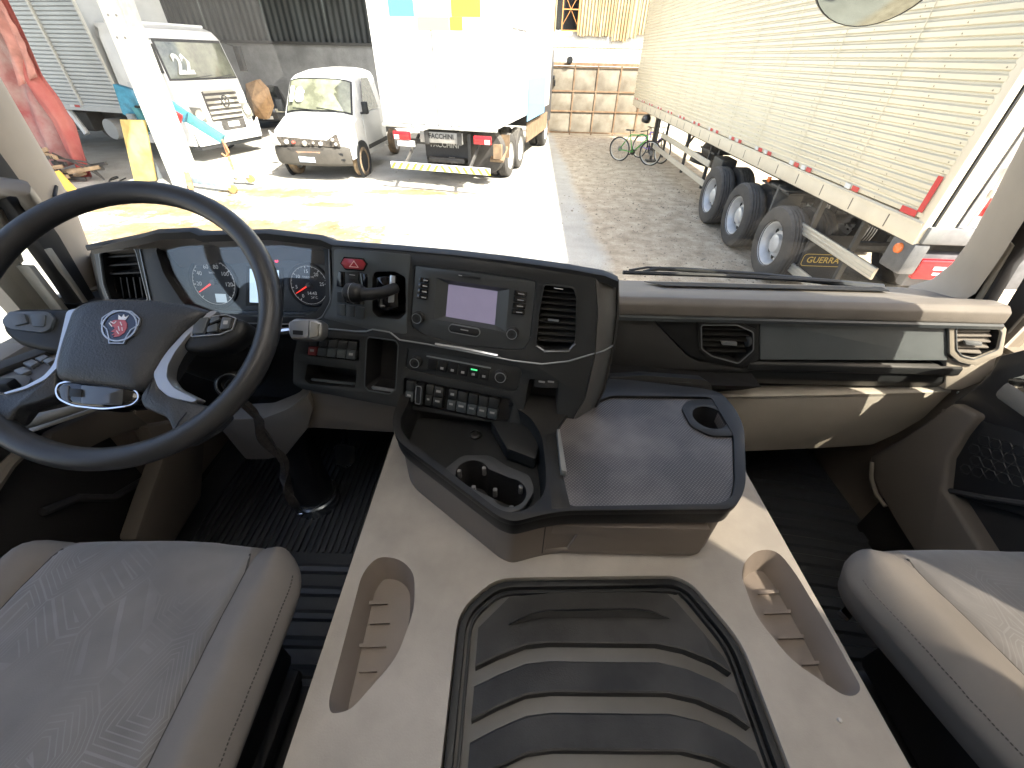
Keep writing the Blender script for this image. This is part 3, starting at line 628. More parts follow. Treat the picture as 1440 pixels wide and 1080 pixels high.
# local x: 0 (near corner) .. 2.4 (far corner); local y: 0 face .. backwards
rings = []
for y0, z, ins in ((.0, .42, .02), (-.02, .80, .0), (.0, 1.55, .0), (.03, 1.90, .02), (.20, 2.82, .09), (.32, 3.0, .16), (.6, 3.10, .22)):
    ring = []
    for k in range(13):
        u = -1 + k / 6; x = 1.2 + u * (1.2 - ins); ring.append(V((x, y0 + .14 * abs(u) ** 4, z)))
    for k in range(5): ring.append(V((2.4 - ins, .25 + .35 * k + y0, z)))
    ring.append(V((2.4 - ins, 1.95, z))); ring.append(V((ins, 1.95, z)))
    for k in range(5): ring.append(V((ins, 1.65 - .35 * k + y0, z)))
    rings.append(ring)
G().loft(rings).build('cab', white, vt, local=True, ang=30)
G().box((1.2, 1.2, 3.11), (1.9, 1.2, .06)).build('roof_panel', bxw, vt, local=True, bevel=.02)
def cf(u, v, off=0.):
    z = 1.95 + .82 * v; y0 = .04 + .15 * v; x = 1.2 + u * (1.18 - .07 * v); return V((x, y0 + .14 * abs(u) ** 4 - off, z))
G().loft([[cf((-1 + k / 6) * .96, v, .006) for k in range(13)] for v in (-.02, 1.05)], cap=False, closed=False).build('windscreen_surround', blackp, vt, local=True)
ws = G().loft([[cf((-1 + k / 6) * .92, v, .014) for k in range(13)] for v in (.04, .97)], cap=False, closed=False).build('windscreen', mat('truck_windscreen', (.16, .17, .12), .08, mottle=.6, mscale=1.6, coat=1.), vt, local=True)
text('price_sticker', '22', .60, Fr(cf(-.52, .38, .02), (1, 0, 0), (0, -.97, .2)), 0, 0, .004, whitetape, ws, local=True, bold=.022, sx=.85)
G().tube([cf(-.6, .02, .04), cf(.1, .1, .03)], .01, 4).tube([cf(.1, .02, .04), cf(.75, .1, .03)], .01, 4).build('wiper', blackp, vt, local=True)
gr = G().box((1.35, -.015, 1.32), (1.18, .06, .72)).build('grille', mat('grille_dark', (.05, .05, .05)), vt, local=True, bevel=.02)
gb = mat('grille_bar_cream', (.50, .47, .40), .4, .3)
for k in range(6): G().box((1.35 + .0, -.055, 1.04 + k * .125), (1.14, .04, .06)).build('grille_bar', gb, gr, local=True, bevel=.008)
em = G().lathe([(.15, -.01), (.15, .02), (.125, .02), (.125, .005)], (1.38, -.075, 1.42), (0, -1, 0), 24, cap=False).build('emblem_ring', chrome, vt, local=True)
ef = Fr((1.38, -.083, 1.42), (1, 0, 0), (0, -1, 0))
def stroke(g, fr, a, b, w_, d0, d1):
    a = V(a); b = V(b); n_ = (b - a).normalized(); n_ = V((-n_.y, n_.x)) * w_ / 2
    g.plate(fr, [tuple(a + n_), tuple(b + n_), tuple(b - n_), tuple(a - n_)], [], d0, d1)
g = G()
for a, b in (((-.06, .115), (-.01, .02)), ((-.01, .02), (.01, .02)), ((.06, .115), (.01, .02)), ((-.12, .04), (-.06, -.11)), ((-.06, -.11), (0, .0)), ((0, .0), (.06, -.11)), ((.06, -.11), (.12, .04))): stroke(g, ef, a, b, .024, 0, .014)
g.build('emblem_letters', chrome, em, local=True)
for x in (.38, 2.12):
    h = G().prism([V((x + a, -.01, z)) for a, z in ((-.2, 1.36), (.14, 1.32), (.22, .98), (-.08, .94))], (0, -.03, 0)).build('headlight', mat('lamp_reflector', (.35, .34, .30), .25, .7), vt, local=True, bevel=.01)
    G().lathe([(.13, 0), (.12, .02), (.05, .03)], (x + .02, -.045, 1.15), (0, -1, 0), 16).build('lamp_lens', mat('lamp_glass', (.65, .62, .5), .1, coat=1.), h, local=True)
    G().box((x + .02, -.02, .82), (.24, .03, .12)).build('fog_lamp', gb, vt, local=True, bevel=.01)
G().prism([V((x, -.03, z)) for x, z in ((.02, .42), (2.38, .42), (2.42, .95), (2.25, .80), (.95, .74), (.2, .90), (.0, .95))], (0, -.06, 0)).build('bumper', white, vt, local=True, bevel=.02)
G().box((1.42, -.095, .84), (.86, .02, .24)).build('lower_intake', mat('grille_dark', (.05, .05, .05)), vt, local=True)
G().box((1.4, -.115, .86), (.40, .02, .13)).build('number_plate', whitetape, vt, local=True)
G().box((1.2, .1, .37), (2.3, .3, .10)).build('lower_lip', blackp, vt, local=True)
# near side: door, window, mirror
G().prism([V((-.012, y, z)) for y, z in ((.32, 1.95), (.50, 2.74), (1.35, 2.78), (1.38, 1.95))], (.06, 0, 0)).build('side_window', mat('truck_side_glass', (.05, .055, .05), .1, mottle=.3), vt, local=True, bevel=.008)
G().box((.0, .95, 1.25), (.02, 1.3, 1.25)).build('door', mat('truck_door', (.62, .63, .64), .4), vt, local=True, bevel=.01)
G().box((-.02, .5, 1.72), (.04, .16, .07)).build('door_handle', blackp, vt, local=True, bevel=.01)
for x in (-.2, 2.6):
    G().box((x, .05, 2.40), (.14, .18, .6)).tube([(x, .1, 2.68), (1.2 + (x - 1.2) * .78, .3, 2.8)], .015, 5).build('mirror', blackp, vt, local=True, bevel=.04)
G().box((.05, .95, .55), (.3, 1.0, .10)).box((.05, .95, .32), (.3, .8, .06)).build('step', blackp, vt, local=True, bevel=.01)
for x, y in ((.25, 1.35), (2.15, 1.35), (.28, 6.2), (2.12, 6.2)):
    wheel(vt, Matrix.Translation((x, y, .48)) @ (Matrix.Rotation(pi, 4, 'Z') if x > 1.2 else Matrix()), .48, .26, .28, rimwhite)
# silver box: ribbed side, post strips
silver = mat('silver_box', (.50, .51, .51), .4, .5, mottle=.08, mscale=1.5)
G().box((1.2, 5.85, 2.75), (2.36, 7.5, 3.1)).build('box_body', silver, vt, local=True)
nz = 34
for k in range(nz):
    z = 1.25 + k * (3.05 / nz); p_ = 3.05 / nz
    P = [(-.01, z), (-.020, z + p_ * .15), (-.020, z + p_ * .80), (-.01, z + p_ * .9), (.02, z + p_ * .9), (.02, z)]
    G().prism([V((x, 2.1, q)) for x, q in P], (0, 7.5, 0)).build('slat', silver, vt, local=True, ang=20)
for y in (2.1, 3.72, 9.6): G().box((-.035, y, 2.77), (.05, .07, 3.15)).build('corner_post', mat('post_light', (.68, .66, .6), .5), vt, local=True)
G().box((-.03, 5.85, 1.20), (.06, 7.5, .13)).build('base_rail', silver, vt, local=True)
for y in (3.9, 4.9, 5.7, 6.6):
    G().box((-.065, y, 1.24), (.004, .20, .06)).build('reflective_tape', redtape, vt, local=True); G().box((-.065, y + .2, 1.24), (.004, .18, .06)).build('reflective_tape', whitetape, vt, local=True)
for x in (.75, 1.65): G().box((x, 5.5, .95), (.1, 8, .28)).build('chassis_beam', steel, vt, local=True)
G().lathe([(.26, 0), (.27, .02), (.27, .7), (.25, .72)], (.05, 3.2, .68), (1, 0, 0), 22).build('fuel_tank', mat('tank_grey', (.45, .45, .44), .5, .3), vt, local=True)
G().tube([(.1, 4.6, 1.1), (.05, 4.3, .5)], .08, 8).build('strut', bxw, vt, local=True)
G().box((.5, 4.8, .8), (.5, 1.2, .5)).build('tool_box', steel, vt, local=True, bevel=.03)

# ================================================================== DARK CAR with a brown cover, behind
dc = thing('car', 'dark grey car parked in the shade behind the white cab-over truck', 'car', (-10.6, 20.2, 0), rad(20))
K = [(-.9, .35, .5), (-.92, .72, .55), (-.2, .98, .9), (.5, 1.45, 1.0)]
dcm = mat('dark_car_paint', (.03, .032, .035), .3, coat=.6)
g = G(); rr_ = []
for y, z, h in ((0, .30, .80), (-.05, .5, .86), (.02, .72, .85), (.75, .92, .82), (1.0, .98, .78), (1.6, 1.42, .62), (2.6, 1.45, .62), (3.3, 1.05, .76), (4.1, .95, .78), (4.2, .4, .8)):
    rr_.append([V((x * h, y + .15 * x * x * (1 if y < 1 else 0), z - .05 * x ** 4)) for x in [-1 + k / 6 for k in range(13)]])
g.loft(rr_, cap=False, closed=False)
for s in (-1, 1): g.poly([V((s * h, y, z - .05)) for y, z, h in ((.15, .30, .8), (.1, .5, .86), (.17, .72, .85), (.9, .92, .82), (1.0, .98, .78), (1.6, 1.42, .62), (2.6, 1.45, .62), (3.3, 1.05, .76), (4.1, .95, .78), (4.2, .4, .8))])
g.build('body', dcm, dc, local=True)
for s in (-.62, .62): G().box((s, .02, .66), (.36, .06, .14)).build('headlight', mat('lamp_glass', (.6, .6, .5)), dc, local=True, bevel=.03)
G().box((0, -.06, .5), (1.0, .04, .2)).build('grille', mat('grille_dark', (.05, .05, .05)), dc, local=True)
G().box((.1, -.09, .42), (.4, .02, .11)).build('number_plate', whitetape, dc, local=True)
G().add([(-.55, 1.05, 1.01), (.55, 1.05, 1.01), (.48, 1.56, 1.41), (-.48, 1.56, 1.41)], [[0, 1, 2, 3]]).build('windscreen', mat('truck_side_glass', (.05, .055, .05)), dc, local=True)
for x, y in ((.75, .8), (-.75, .8), (.75, 3.4), (-.75, 3.4)): wheel(dc, Matrix.Translation((x, y, .31)) @ (Matrix.Rotation(pi, 4, 'Z') if x > 0 else Matrix()), .31, .2, .2, rimgrey)
g = G(); rnd = random.Random(5)
A = [atY(x, y, 18.6) for x, y in ((345, 118), (360, 112), (372, 125), (380, 150), (374, 168), (360, 166), (352, 150), (346, 135))]
cen = sum(A, V()) / len(A) + V((0, -.35, .05))
g.add([cen] + A, [[0, i + 1, (i + 1) % len(A) + 1] for i in range(len(A))])
g.prism([p + V((0, .02, 0)) for p in A], (0, .3, 0))
cv = g.build('cover', mat('brown_cardboard', (.36, .22, .11), .9, mottle=.25, mscale=6), smooth=False)
cv['label'] = 'crumpled brown cardboard cover leaning against the dark car'; cv['category'] = 'cover'

# ================================================================== TURQUOISE SHOP HOIST AT THE COLUMN
hs = thing('shop_crane', 'turquoise floor crane with chain hook, its boom reaching past the column', 'crane', (-8.4, 11.4, 0))
tq = mat('turquoise_paint', (.055, .22, .245), .45, mottle=.18, mscale=8); tq2 = mat('turquoise_dark', (.04, .20, .30), .5, mottle=.3, mscale=8); bl = mat('pale_blue_paint', (.35, .50, .62), .5, col2=(.20, .28, .34), mscale=7)
def bar(p, q, w_, t_, m, name, **k):
    p = V(p); q = V(q); d = (q - p).normalized(); u = V((0, 1, 0)); s = d.cross(u).normalized() * w_ / 2; u = s.cross(d).normalized() * t_ / 2
    return G().hexa([p - s - u, p + s - u, p + s + u, p - s + u], [q - s - u, q + s - u, q + s + u, q - s + u]).build(name, m, hs, bevel=.008, **k)
bar(atY(205, 128, 11.5), atY(314, 196, 11.5), .20, .14, tq, 'boom')
bar(atY(225, 140, 11.38), atY(262, 165, 11.38), .26, .10, tq2, 'boom_sleeve')
P = [atY(x, y, 11.35) for x, y in ((158, 118), (190, 128), (196, 146), (188, 150), (205, 190), (196, 195), (180, 165), (172, 160))]
G().prism(P, (0, .16, 0)).build('mast_head', tq2, hs, bevel=.01)
bar(atY(183, 160, 11.3), atY(225, 256, 11.3), .14, .12, mat('mast_grey', (.2, .22, .23), .5, mottle=.2), 'mast')
bar(atY(190, 150, 11.2), atY(212, 185, 11.2), .13, .1, tq, 'ram')
G().tube([atY(190, 150, 11.1), atY(213, 152, 11.1)], .025, 8).build('pivot_pin', blackp, hs)
st = bar(atY(240, 158, 11.31), atY(256, 168, 11.31), .20, .012, redtape, 'warning_sticker')
rust = mat('rusty_chain', (.42, .20, .09), .7, mottle=.3)
p0, p1 = atY(313, 198, 11.42), atY(333, 252, 11.42); g = G(); n_ = 15
for k in range(n_):
    c = p0 + (p1 - p0) * ((k + .5) / n_); d = (p1 - p0).normalized(); s = V((1, 0, 0)) if k % 2 else V((0, 1, 0)); s = (s - d * s.dot(d)).normalized()
    g.tube([c + d * .055 * cos(a) + s * .028 * sin(a) for a in [2 * pi * i / 8 for i in range(8)]], .010, 4, closed=True)
g.build('chain', rust, hs)
g = G().tube([atY(312, 196, 11.4), atY(318, 206, 11.4), atY(322, 214, 11.4), atY(318, 220, 11.4), atY(312, 216, 11.4)], .025, 6); g.build('hook', rust, hs)
for (x0, y0, x1, y1, z) in ((262, 243, 350, 245, .25), (270, 252, 325, 259, .2)):
    a, b = atZ(x0, y0, z), atZ(x1, y1, z)
    bar(a, b, .15, .12, bl, 'leg')
    G().lathe([(.09, -.04), (.09, .04)], b + V((.0, 0, -.1)), (0, 1, 0), 14).build('caster', mat('caster_brown', (.3, .2, .08), .6), hs)
bar(atZ(262, 240, .25), atZ(268, 262, .25), .14, .1, rust, 'crossbar')

# yellow board, tarp, junk, cable
yb = thing('board', 'yellow rust-stained board leaning on the hoist left of the column', 'board', (-9, 10.95, 0))
P = [atY(x, y, 10.95) for x, y in ((168, 168), (203, 169), (219, 254), (189, 257))]
G().prism(P, (0, .05, 0)).build('sheet', mat('yellow_board', (.55, .45, .16), .7, col2=(.40, .24, .08), mscale=3), yb, bevel=.006)
tp = thing('tarp', 'faded red tarpaulin hanging in folds at the far left of the yard', 'tarpaulin', (-11, 11.2, 0))
redt = mat('red_tarp', (.30, .028, .03), .75, col2=(.38, .12, .10), mscale=1.3, bump=.3, bscale=12)
greyt = mat('faded_tarp', (.34, .24, .215), .8, col2=(.26, .06, .06), mscale=1.8, bump=.3, bscale=12)
def curtain(L_, R_, nx, m, nm, yb_, amp, ph_):
    g = G(); n_ = len(L_); nv = 24
    def ev(Q, v): k = min(int(v * (n_ - 1)), n_ - 2); t = v * (n_ - 1) - k; return V(Q[k]) * (1 - t) + V(Q[k+1]) * t
    def fn(u, v):
        a, b = ev(L_, v), ev(R_, v); p = a * (1 - u) + b * u
        return atY(p.x, p.y, yb_) + V((0, amp * sin(u * nx * 2 * pi + ph_ + 1.5 * v) + .05 * noise.noise(V((u * 5, v * 7, ph_))), 0))
    g.grid(fn, 40, nv)
    o = g.build(nm, m, tp, ang=180); md = o.modifiers.new('thick', 'SOLIDIFY'); md.thickness = .01; return o
curtain([(-70, -40), (-60, 60), (-40, 160), (20, 260)], [(-10, -20), (46, 92), (70, 160), (100, 232)], 3, greyt, 'faded_sheet', 11.45, .10, 0)
curtain([(-40, -30), (33, 118), (70, 170), (113, 249)], [(-20, -60), (58, 104), (104, 170), (130, 249)], 1.2, redt, 'red_sheet', 11.2, .07, 1)
curtain([(-50, -40), (-20, 10), (10, 60), (28, 122)], [(-12, -40), (14, 20), (35, 60), (52, 108)], 1.5, mat('pink_tarp', (.38, .17, .14), .8, mottle=.2), 'upper_fold', 11.1, .05, 2)
jk = thing('scrap_pile', 'pile of wooden crates and scrap metal at the foot of the red tarpaulin', 'scrap', (-10.9, 10.8, 0))
woodm = mat('scrap_wood', (.28, .20, .12), .8, mottle=.3); rnd = random.Random(11)
for k in range(16):
    p = V((-11.3 + rnd.uniform(0, .9), 10.5 + rnd.uniform(0, .6), .08 + .045 * k * rnd.uniform(.5, 1)))
    G().box(p, (rnd.uniform(.3, .9), .06, .08), Matrix.Rotation(rnd.uniform(-.6, .6), 3, 'Z') @ Matrix.Rotation(rnd.uniform(-.3, .3), 3, 'Y')).build('plank' if k % 2 else 'metal_bar', woodm if k % 2 else steel, jk, bevel=.005)
for k in range(3): G().tube([(-11.2 + .15 * k, 10.6, .05), (-10.9, 10.7, .55 + .05 * k), (-10.3, 10.8, .45 - .1 * k), (-10.2, 10.9, .05)], .02, 6).build('bent_pipe', steel, jk)
cb = G().tube([V((-10.3 + .5 * t + .15 * cos(9 * t), 11.0 + .35 * sin(7 * t), .02)) for t in [k / 30 for k in range(31)]], .015, 6).build('cable', blackp)
cb['label'] = 'loose dark cable coiled on the ground beside the red tarpaulin'; cb['category'] = 'cable'
yp = G().box(atY(96, 262, 9.5), (.16, .1, .6), Matrix.Rotation(-.35, 3, 'Y')).build('plank', mat('orange_plank', (.6, .38, .07), .6), bevel=.01)
yp['label'] = 'short orange yellow plank standing at the edge of the left pillar'; yp['category'] = 'plank'
# ================================================================== THE CAB WE SIT IN: shell
XL, XR, YB, ZF, ZR = -1.14, 1.22, -1.15, 1.40, 3.42
beige = mat('beige_trim', (.40, .345, .28), .62, bump=.12, bscale=420, mottle=.06, mscale=5)
beige2 = mat('beige_trim_dark', (.24, .21, .175), .65, bump=.12, bscale=420, mottle=.06)
lining = mat('roof_lining', (.50, .47, .42), .9, bump=.1, bscale=300)
seal = mat('black_seal', (.015, .015, .016), .6)
carpet = mat('dark_carpet', (.03, .03, .032), .95, bump=.3, bscale=300)
def slabw(name, pts, vec, m, parent=None, **k): return G().prism(pts, vec).build(name, m, parent, **k)
G().box(((XL + XR) / 2, .05, ZF - .04), (XR - XL, 2.5, .06)).build('floor', carpet, kind='structure')
fc = Fr(((XL + XR) / 2, 0, ZR), (1, 0, 0), (0, 0, -1))
HC = [(-.40, -.45), (.40, -.45), (.40, .45), (-.40, .45)]
slab('ceiling', fc, [(-1.25, -1.2), (1.25, -1.2), (1.25, 1.2), (-1.25, 1.2)], -.05, 0, lining, None, holes=[HC], kind='structure')
hm0 = bpy.data.materials.new('added_hatch_diffuser'); hm0.use_nodes = True; hn = hm0.node_tree.nodes; hn.clear(); ho = hn.new('ShaderNodeOutputMaterial'); ht = hn.new('ShaderNodeBsdfTranslucent'); ht.inputs[0].default_value = (.80, .78, .74, 1); hm0.node_tree.links.new(ht.outputs[0], ho.inputs[0])  # unseen hatch, added to let soft light into the cab
hc = G().box(fc.pt(0, 0, -.03), (.80, .90, .004)).build('added_roof_hatch', hm0, smooth=False); hc['label'] = 'milky translucent roof hatch added to brighten the cab'; hc['category'] = 'hatch'
added_curtain = thing('curtain', 'grey curtain added across the passenger side window to block sun', 'curtain', (XR - .05, .2, 2.1))  # unseen curtain, added to narrow the sun patches inside
G().grid(lambda u, v: V((XR - .05 + .018 * sin(u * 60), -.09 + .755 * u, 2.13 + 1.02 * v)), 90, 2).build('cloth', mat('sun_block_cloth', (.30, .28, .25), .9), added_curtain, fix=False)
tg = glassmat('sun_dimming_glass', (.34, .31, .27), .6)  # dark tint for the added pane, weakens the sun passing through
G().box(((XL + XR) / 2, YB - .03, 2.4), (XR - XL + .1, .05, 2.05)).build('wall_back', lining, kind='structure')
G().box(((XL + XR) / 2, 1.27, 1.70), (XR - XL + .1, .05, .66)).build('wall_front', carpet, kind='structure')
G().hexa([(XL, 1.05, 3.12), (XR, 1.05, 3.12), (XR, 1.10, 3.12), (XL, 1.10, 3.12)], [(XL, .9, ZR), (XR, .9, ZR), (XR, 1.0, ZR), (XL, 1.0, ZR)]).build('wall_header', lining, kind='structure')
# side walls with a door window each: below the sill, behind and above the window
for nm, x, t, yf in (('wall_left', XL, -.04, .86), ('wall_right', XR, .04, .90)):
    fs = Fr((x, 0, 0), (0, 1 if x < 0 else -1, 0), (1 if x < 0 else -1, 0, 0)); s_ = fs.u.y
    O = [(YB, 1.35), (1.24, 1.35), (1.24, 2.05), (.90, 2.13), (.84, 3.12), (.84, ZR), (YB, ZR)]
    H = [(-.36, 2.12), (yf - .03, 2.08), (yf - .07, 3.10), (0, 3.22), (-.36, 3.26)]
    slab(nm, fs, [(s_ * a, b) for a, b in O], -.04, 0, beige2, None, holes=[[(s_ * a, b) for a, b in H]], kind='structure')
cg = glassmat('cab_glass', (.93, .96, .94), 1., dirt=.0)
wsg = glassmat('windscreen_glass', (.94, .965, .95), .9, dirt=.10)
# windscreen
wt = thing('windscreen', 'large dusty windscreen of the cab looking out over the yard', 'windscreen', (0, 1.2, 2.1))
G().loft([[V((XL + .01 + (XR - XL - .02) * k / 12, y + .03 * (1 - ((k - 6) / 6) ** 2), z)) for k in range(13)] for y, z in ((1.21, 2.035), (1.07, 3.12))], cap=False, closed=False).build('pane', wsg, wt, fix=False)
G().box((.04, 1.235, 2.03), (XR - XL - .05, .03, .02)).build('lower_seal', seal, wt)
# pillars
def pillar(name, label, Wl, Dl, depth, m, cat='pillar'):
    """strip between the windscreen-side edge Wl and the door-side edge Dl"""
    p = thing(name, label, cat, Wl[0]); g = G(); rings = []
    for a, b in zip(Wl, Dl):
        mid = (a + b) / 2; n_ = (CAMC - mid); n_.z = 0; n_.normalize(); d = (b - a); 
        rings.append([a, a + d * .10 + n_ * depth * .75, a + d * .35 + n_ * depth, a + d * .75 + n_ * depth * .9, b + n_ * .004, b - n_ * .02, a - n_ * .03])
    g.loft(rings); g.build('pillar_trim', m, p, ang=50); return p
W = [atY(150, 400, 1.13), atY(125, 345, 1.13), atY(105, 290, 1.13), atY(85, 255, 1.12), atY(62, 216, 1.12), atY(0, 108, 1.09)]
W.append(W[-1] + (W[-1] - W[-3]).normalized() * .62); W[-1].x = XL + .02
D_ = [atY(132, 452, .97), atY(92, 385, .97), atY(62, 330, .98), atY(38, 285, .98), atY(12, 240, .97), atY(-62, 120, .95)]
D_.append(D_[-1] + (D_[-1] - D_[-3]).normalized() * .62); D_[-1].x = XL + .03
pl_ = pillar('windscreen_pillar', 'beige windscreen pillar with grab handle on the driver side', W, D_, .025, beige)
g = G()
for x, y in ((18, 180), (31, 205)): g.lathe([(.006, -.004), (.006, .002)], atY(x, y, 1.055), (0, -1, 0.2), 8)
g.build('screw_recess', seal, pl_)
hnd = mat('handle_grey', (.20, .18, .155), .5)
G().tube([atY(*q) for q in ((-60, 300, .93), (-25, 272, .90), (2, 262, .88), (30, 265, .885), (42, 280, .92), (48, 300, .955))], [.018, .019, .019, .018, .017, .015], 10).tube([atY(*q) for q in ((-55, 290, .93), (-2, 300, .90), (10, 335, .90), (22, 365, .93))], .013, 8).build('grab_handle', hnd, pl_, ang=80)
G().tube([atY(79, 262, 1.08), atY(77, 275, 1.05), atY(82, 287, 1.07)], .004, 6).build('trim_clip', seal, pl_)
W = [atY(1276, 406, 1.14), atY(1308, 396, 1.14), atY(1336, 374, 1.13), atY(1362, 340, 1.12), atY(1399, 272, 1.12), atY(1462, 148, 1.10)]
W.append(W[-1] + (W[-1] - W[-3]).normalized() * .7); W[-1].x = XR - .02
D_ = [atY(1352, 424, .97), atY(1372, 412, .96), atY(1392, 384, .96), atY(1410, 358, .95), atY(1440, 310, .95), atY(1500, 190, .93)]
D_.append(D_[-1] + (D_[-1] - D_[-3]).normalized() * .7); D_[-1].x = XR - .02
pr_ = pillar('windscreen_pillar', 'beige windscreen pillar on the passenger side, sunlit at its foot', W, D_, .025, beige)
G().lathe([(.012, -.004), (.012, .004), (.006, .002)], atY(1436, 292, 1.02), (-.6, -1, 0), 10).build('screw_recess', seal, pr_)
# ---- doors
fL = Fr((XL + .02, 0, 0), (0, -1, 0), (1, 0, 0)); fR = Fr((XR - .02, 0, 0), (0, 1, 0), (-1, 0, 0))
dd = thing('driver_door', 'driver side door with window frame and grey switch armrest behind the steering wheel', 'door', (XL, .5, 1.5))
def strip(name, fr, pts, th, m, parent, bevel=.003, d0=0., world_pts=False, **k): return slab(name, fr, fr.poly(pts), d0, d0 + th, m, parent, bevel=bevel, **k)
strip('window_frame', fL, [(-90, 130), (-10, 235), (60, 330), (135, 455), (160, 520), (118, 520), (104, 445), (60, 380), (0, 300), (-90, 190)], .04, seal, dd)
strip('window_seal', fL, [(104, 440), (109, 438), (45, 348), (38, 350)], .046, mat('seal_grey', (.25, .24, .21), .4), dd, bevel=.001)
strip('window_seal', fL, [(76, 442), (82, 438), (30, 372), (22, 374)], .03, mat('seal_grey', (.25, .24, .21)), dd, bevel=.001)
G().add([fL.pt(*fL.px(x, y), .0) for x, y in ((-150, 250), (40, 330), (118, 470), (-60, 520))], [[0, 1, 2, 3]]).build('window', cg, dd, fix=False)
G().box((XL + .06, .1, 2.10), (.10, 1.25, .05)).build('sill', mat('door_sill_grey', (.24, .225, .20), .6, mottle=.1), dd, bevel=.015)
G().box((XL + .045, .15, 1.76), (.07, 1.2, .64)).build('door_panel', mat('dark_door_card', (.03, .029, .028), .7, bump=.2, bscale=350), dd, bevel=.02)
az = Fr(atZ(40, 530, 2.11), (1, 0, 0), (0, 0, 1))
arm_m = mat('armrest_grey', (.105, .10, .097), .5, bump=.1, bscale=300)
P = [(-60, 560), (-60, 540), (0, 528), (92, 492), (108, 500), (96, 530), (20, 556), (-10, 575)]
slab('armrest', az, az.poly(P), -.06, 0, arm_m, dd, bevel=.006)
strip('armrest_edge', az, [(-60, 530), (0, 517), (88, 484), (94, 492), (0, 528), (-60, 541)], .012, mat('dark_door_card', (.03, .03, .03)), dd, bevel=.002)
sw_m = mat('switch_grey', (.16, .165, .17), .4)
for q in ([(34, 514), (47, 508), (58, 513), (46, 520)], [(50, 507), (63, 501), (72, 505), (60, 512)], [(22, 525), (36, 519), (47, 525), (33, 531)], [(63, 511), (74, 506), (82, 509), (70, 515)]):
    strip('window_switch', az, q, .008, sw_m, dd, bevel=.002)
G().lathe([(.035, 0), (.034, .006), (.028, .01)], az.P(12, 546), az.n, 20).build('mirror_dial', arm_m, dd)
G().box(az.P(8, 541, .022), (.035, .02, .022)).build('mirror_knob', blackp, dd, bevel=.005)
# black frames and lower curve
G().tube([atX(-20, 700, -1.03), atX(10, 655, -1.03), atX(25, 640, -1.03)], .012, 8).build('pull_handle', hnd, dd)
G().tube([atX(60, 720, -1.05), atX(110, 700, -1.05), atX(160, 700, -1.05), atX(210, 670, -1.05)], .010, 8).build('pocket_edge', mat('pocket_edge', (.05, .05, .052), .5), dd)
kick = thing('kick_panel', 'dim beige kick panel curving down left of the pedals', 'trim panel', (-.95, .9, 1.5))
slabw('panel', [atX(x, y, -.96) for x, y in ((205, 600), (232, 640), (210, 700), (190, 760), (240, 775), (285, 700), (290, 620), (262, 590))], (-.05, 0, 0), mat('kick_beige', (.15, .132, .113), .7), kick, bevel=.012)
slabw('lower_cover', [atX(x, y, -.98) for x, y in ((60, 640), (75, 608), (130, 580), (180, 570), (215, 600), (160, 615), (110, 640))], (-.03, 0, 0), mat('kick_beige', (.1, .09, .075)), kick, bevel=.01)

pd_ = thing('passenger_door', 'passenger side door with chrome release lever and honeycomb speaker cover', 'door', (XR, .5, 1.5))
strip('window_frame', fR, [(1352, 470), (1372, 412), (1410, 358), (1460, 270), (1560, 150), (1560, 230), (1470, 335), (1435, 372), (1400, 430), (1380, 475)], .03, seal, pd_)
strip('window_seal', fR, [(1384, 430), (1440, 340), (1445, 346), (1392, 432)], .035, mat('seal_grey', (.25, .24, .21)), pd_, bevel=.001)
strip('window_frame', fR, [(1405, 455), (1470, 350), (1500, 380), (1420, 470)], .01, seal, pd_)
G().add([(XR - .005, y, z) for y, z in ((.60, 2.09), (.86, 2.07), (.82, 3.12), (.60, 3.16))], [[0, 1, 2, 3]]).build('window', glassmat('tinted_glass', (.55, .52, .46), .8), pd_, fix=False)
G().add([(XR - .005, y, z) for y, z in ((-.38, 2.10), (.598, 2.09), (.598, 3.16), (-.38, 3.28))], [[0, 1, 2, 3]]).build('added_dim_pane', tg, pd_, fix=False)  # unseen dark pane, added to soften sun on seat and tunnel
G().box((XR - .05, .1, 2.045), (.10, 1.3, .05)).build('sill', mat('door_sill_grey', (.24, .225, .2)), pd_, bevel=.015)
G().box((XR - .03, .15, 1.71), (.05, 1.3, .64)).build('door_panel', mat('dark_door_card', (.03, .03, .03)), pd_, bevel=.02)
fR2 = Fr((XR - .056, 0, 0), (0, 1, 0), (-1, 0, 0))
strip('armrest_panel', fR2, [(1350, 566), (1378, 548), (1402, 528), (1418, 500), (1500, 480), (1500, 640), (1430, 610), (1372, 592)], .02, mat('door_black_gloss', (.03, .03, .032), .35), pd_, bevel=.006)
strip('beige_insert', fR2, [(1330, 575), (1375, 590), (1430, 608), (1500, 640), (1500, 690), (1440, 655), (1400, 640), (1335, 645)], .016, beige2, pd_, bevel=.005)
spk = strip('speaker_cover', fR2, [(1345, 660), (1360, 620), (1378, 588), (1430, 602), (1500, 625), (1500, 740), (1440, 722), (1380, 705), (1330, 690)], .022, mat('speaker_black', (.018, .018, .019), .6), pd_, bevel=.006)
g = G(); A = [fR2.px(x, y, .022) for x, y in ((1345, 665), (1500, 700), (1500, 640), (1375, 600))]
for i in range(7):
    for j in range(4):
        u = .08 + .13 * i + (.065 if j % 2 else 0); v = .12 + .22 * j
        if u > .95: continue
        a = V(A[0]) * (1 - u) * (1 - v) + V(A[1]) * u * (1 - v) + V(A[2]) * u * v + V(A[3]) * (1 - u) * v
        g.tube([fR2.pt(a.x + .013 * cos(t), a.y + .013 * sin(t), .023) for t in [pi / 6 + pi * k / 3 for k in range(6)]], .0012, 4, closed=True)
g.build('honeycomb_pattern', mat('comb_black', (.03, .03, .031), .45), spk, kind='stuff')
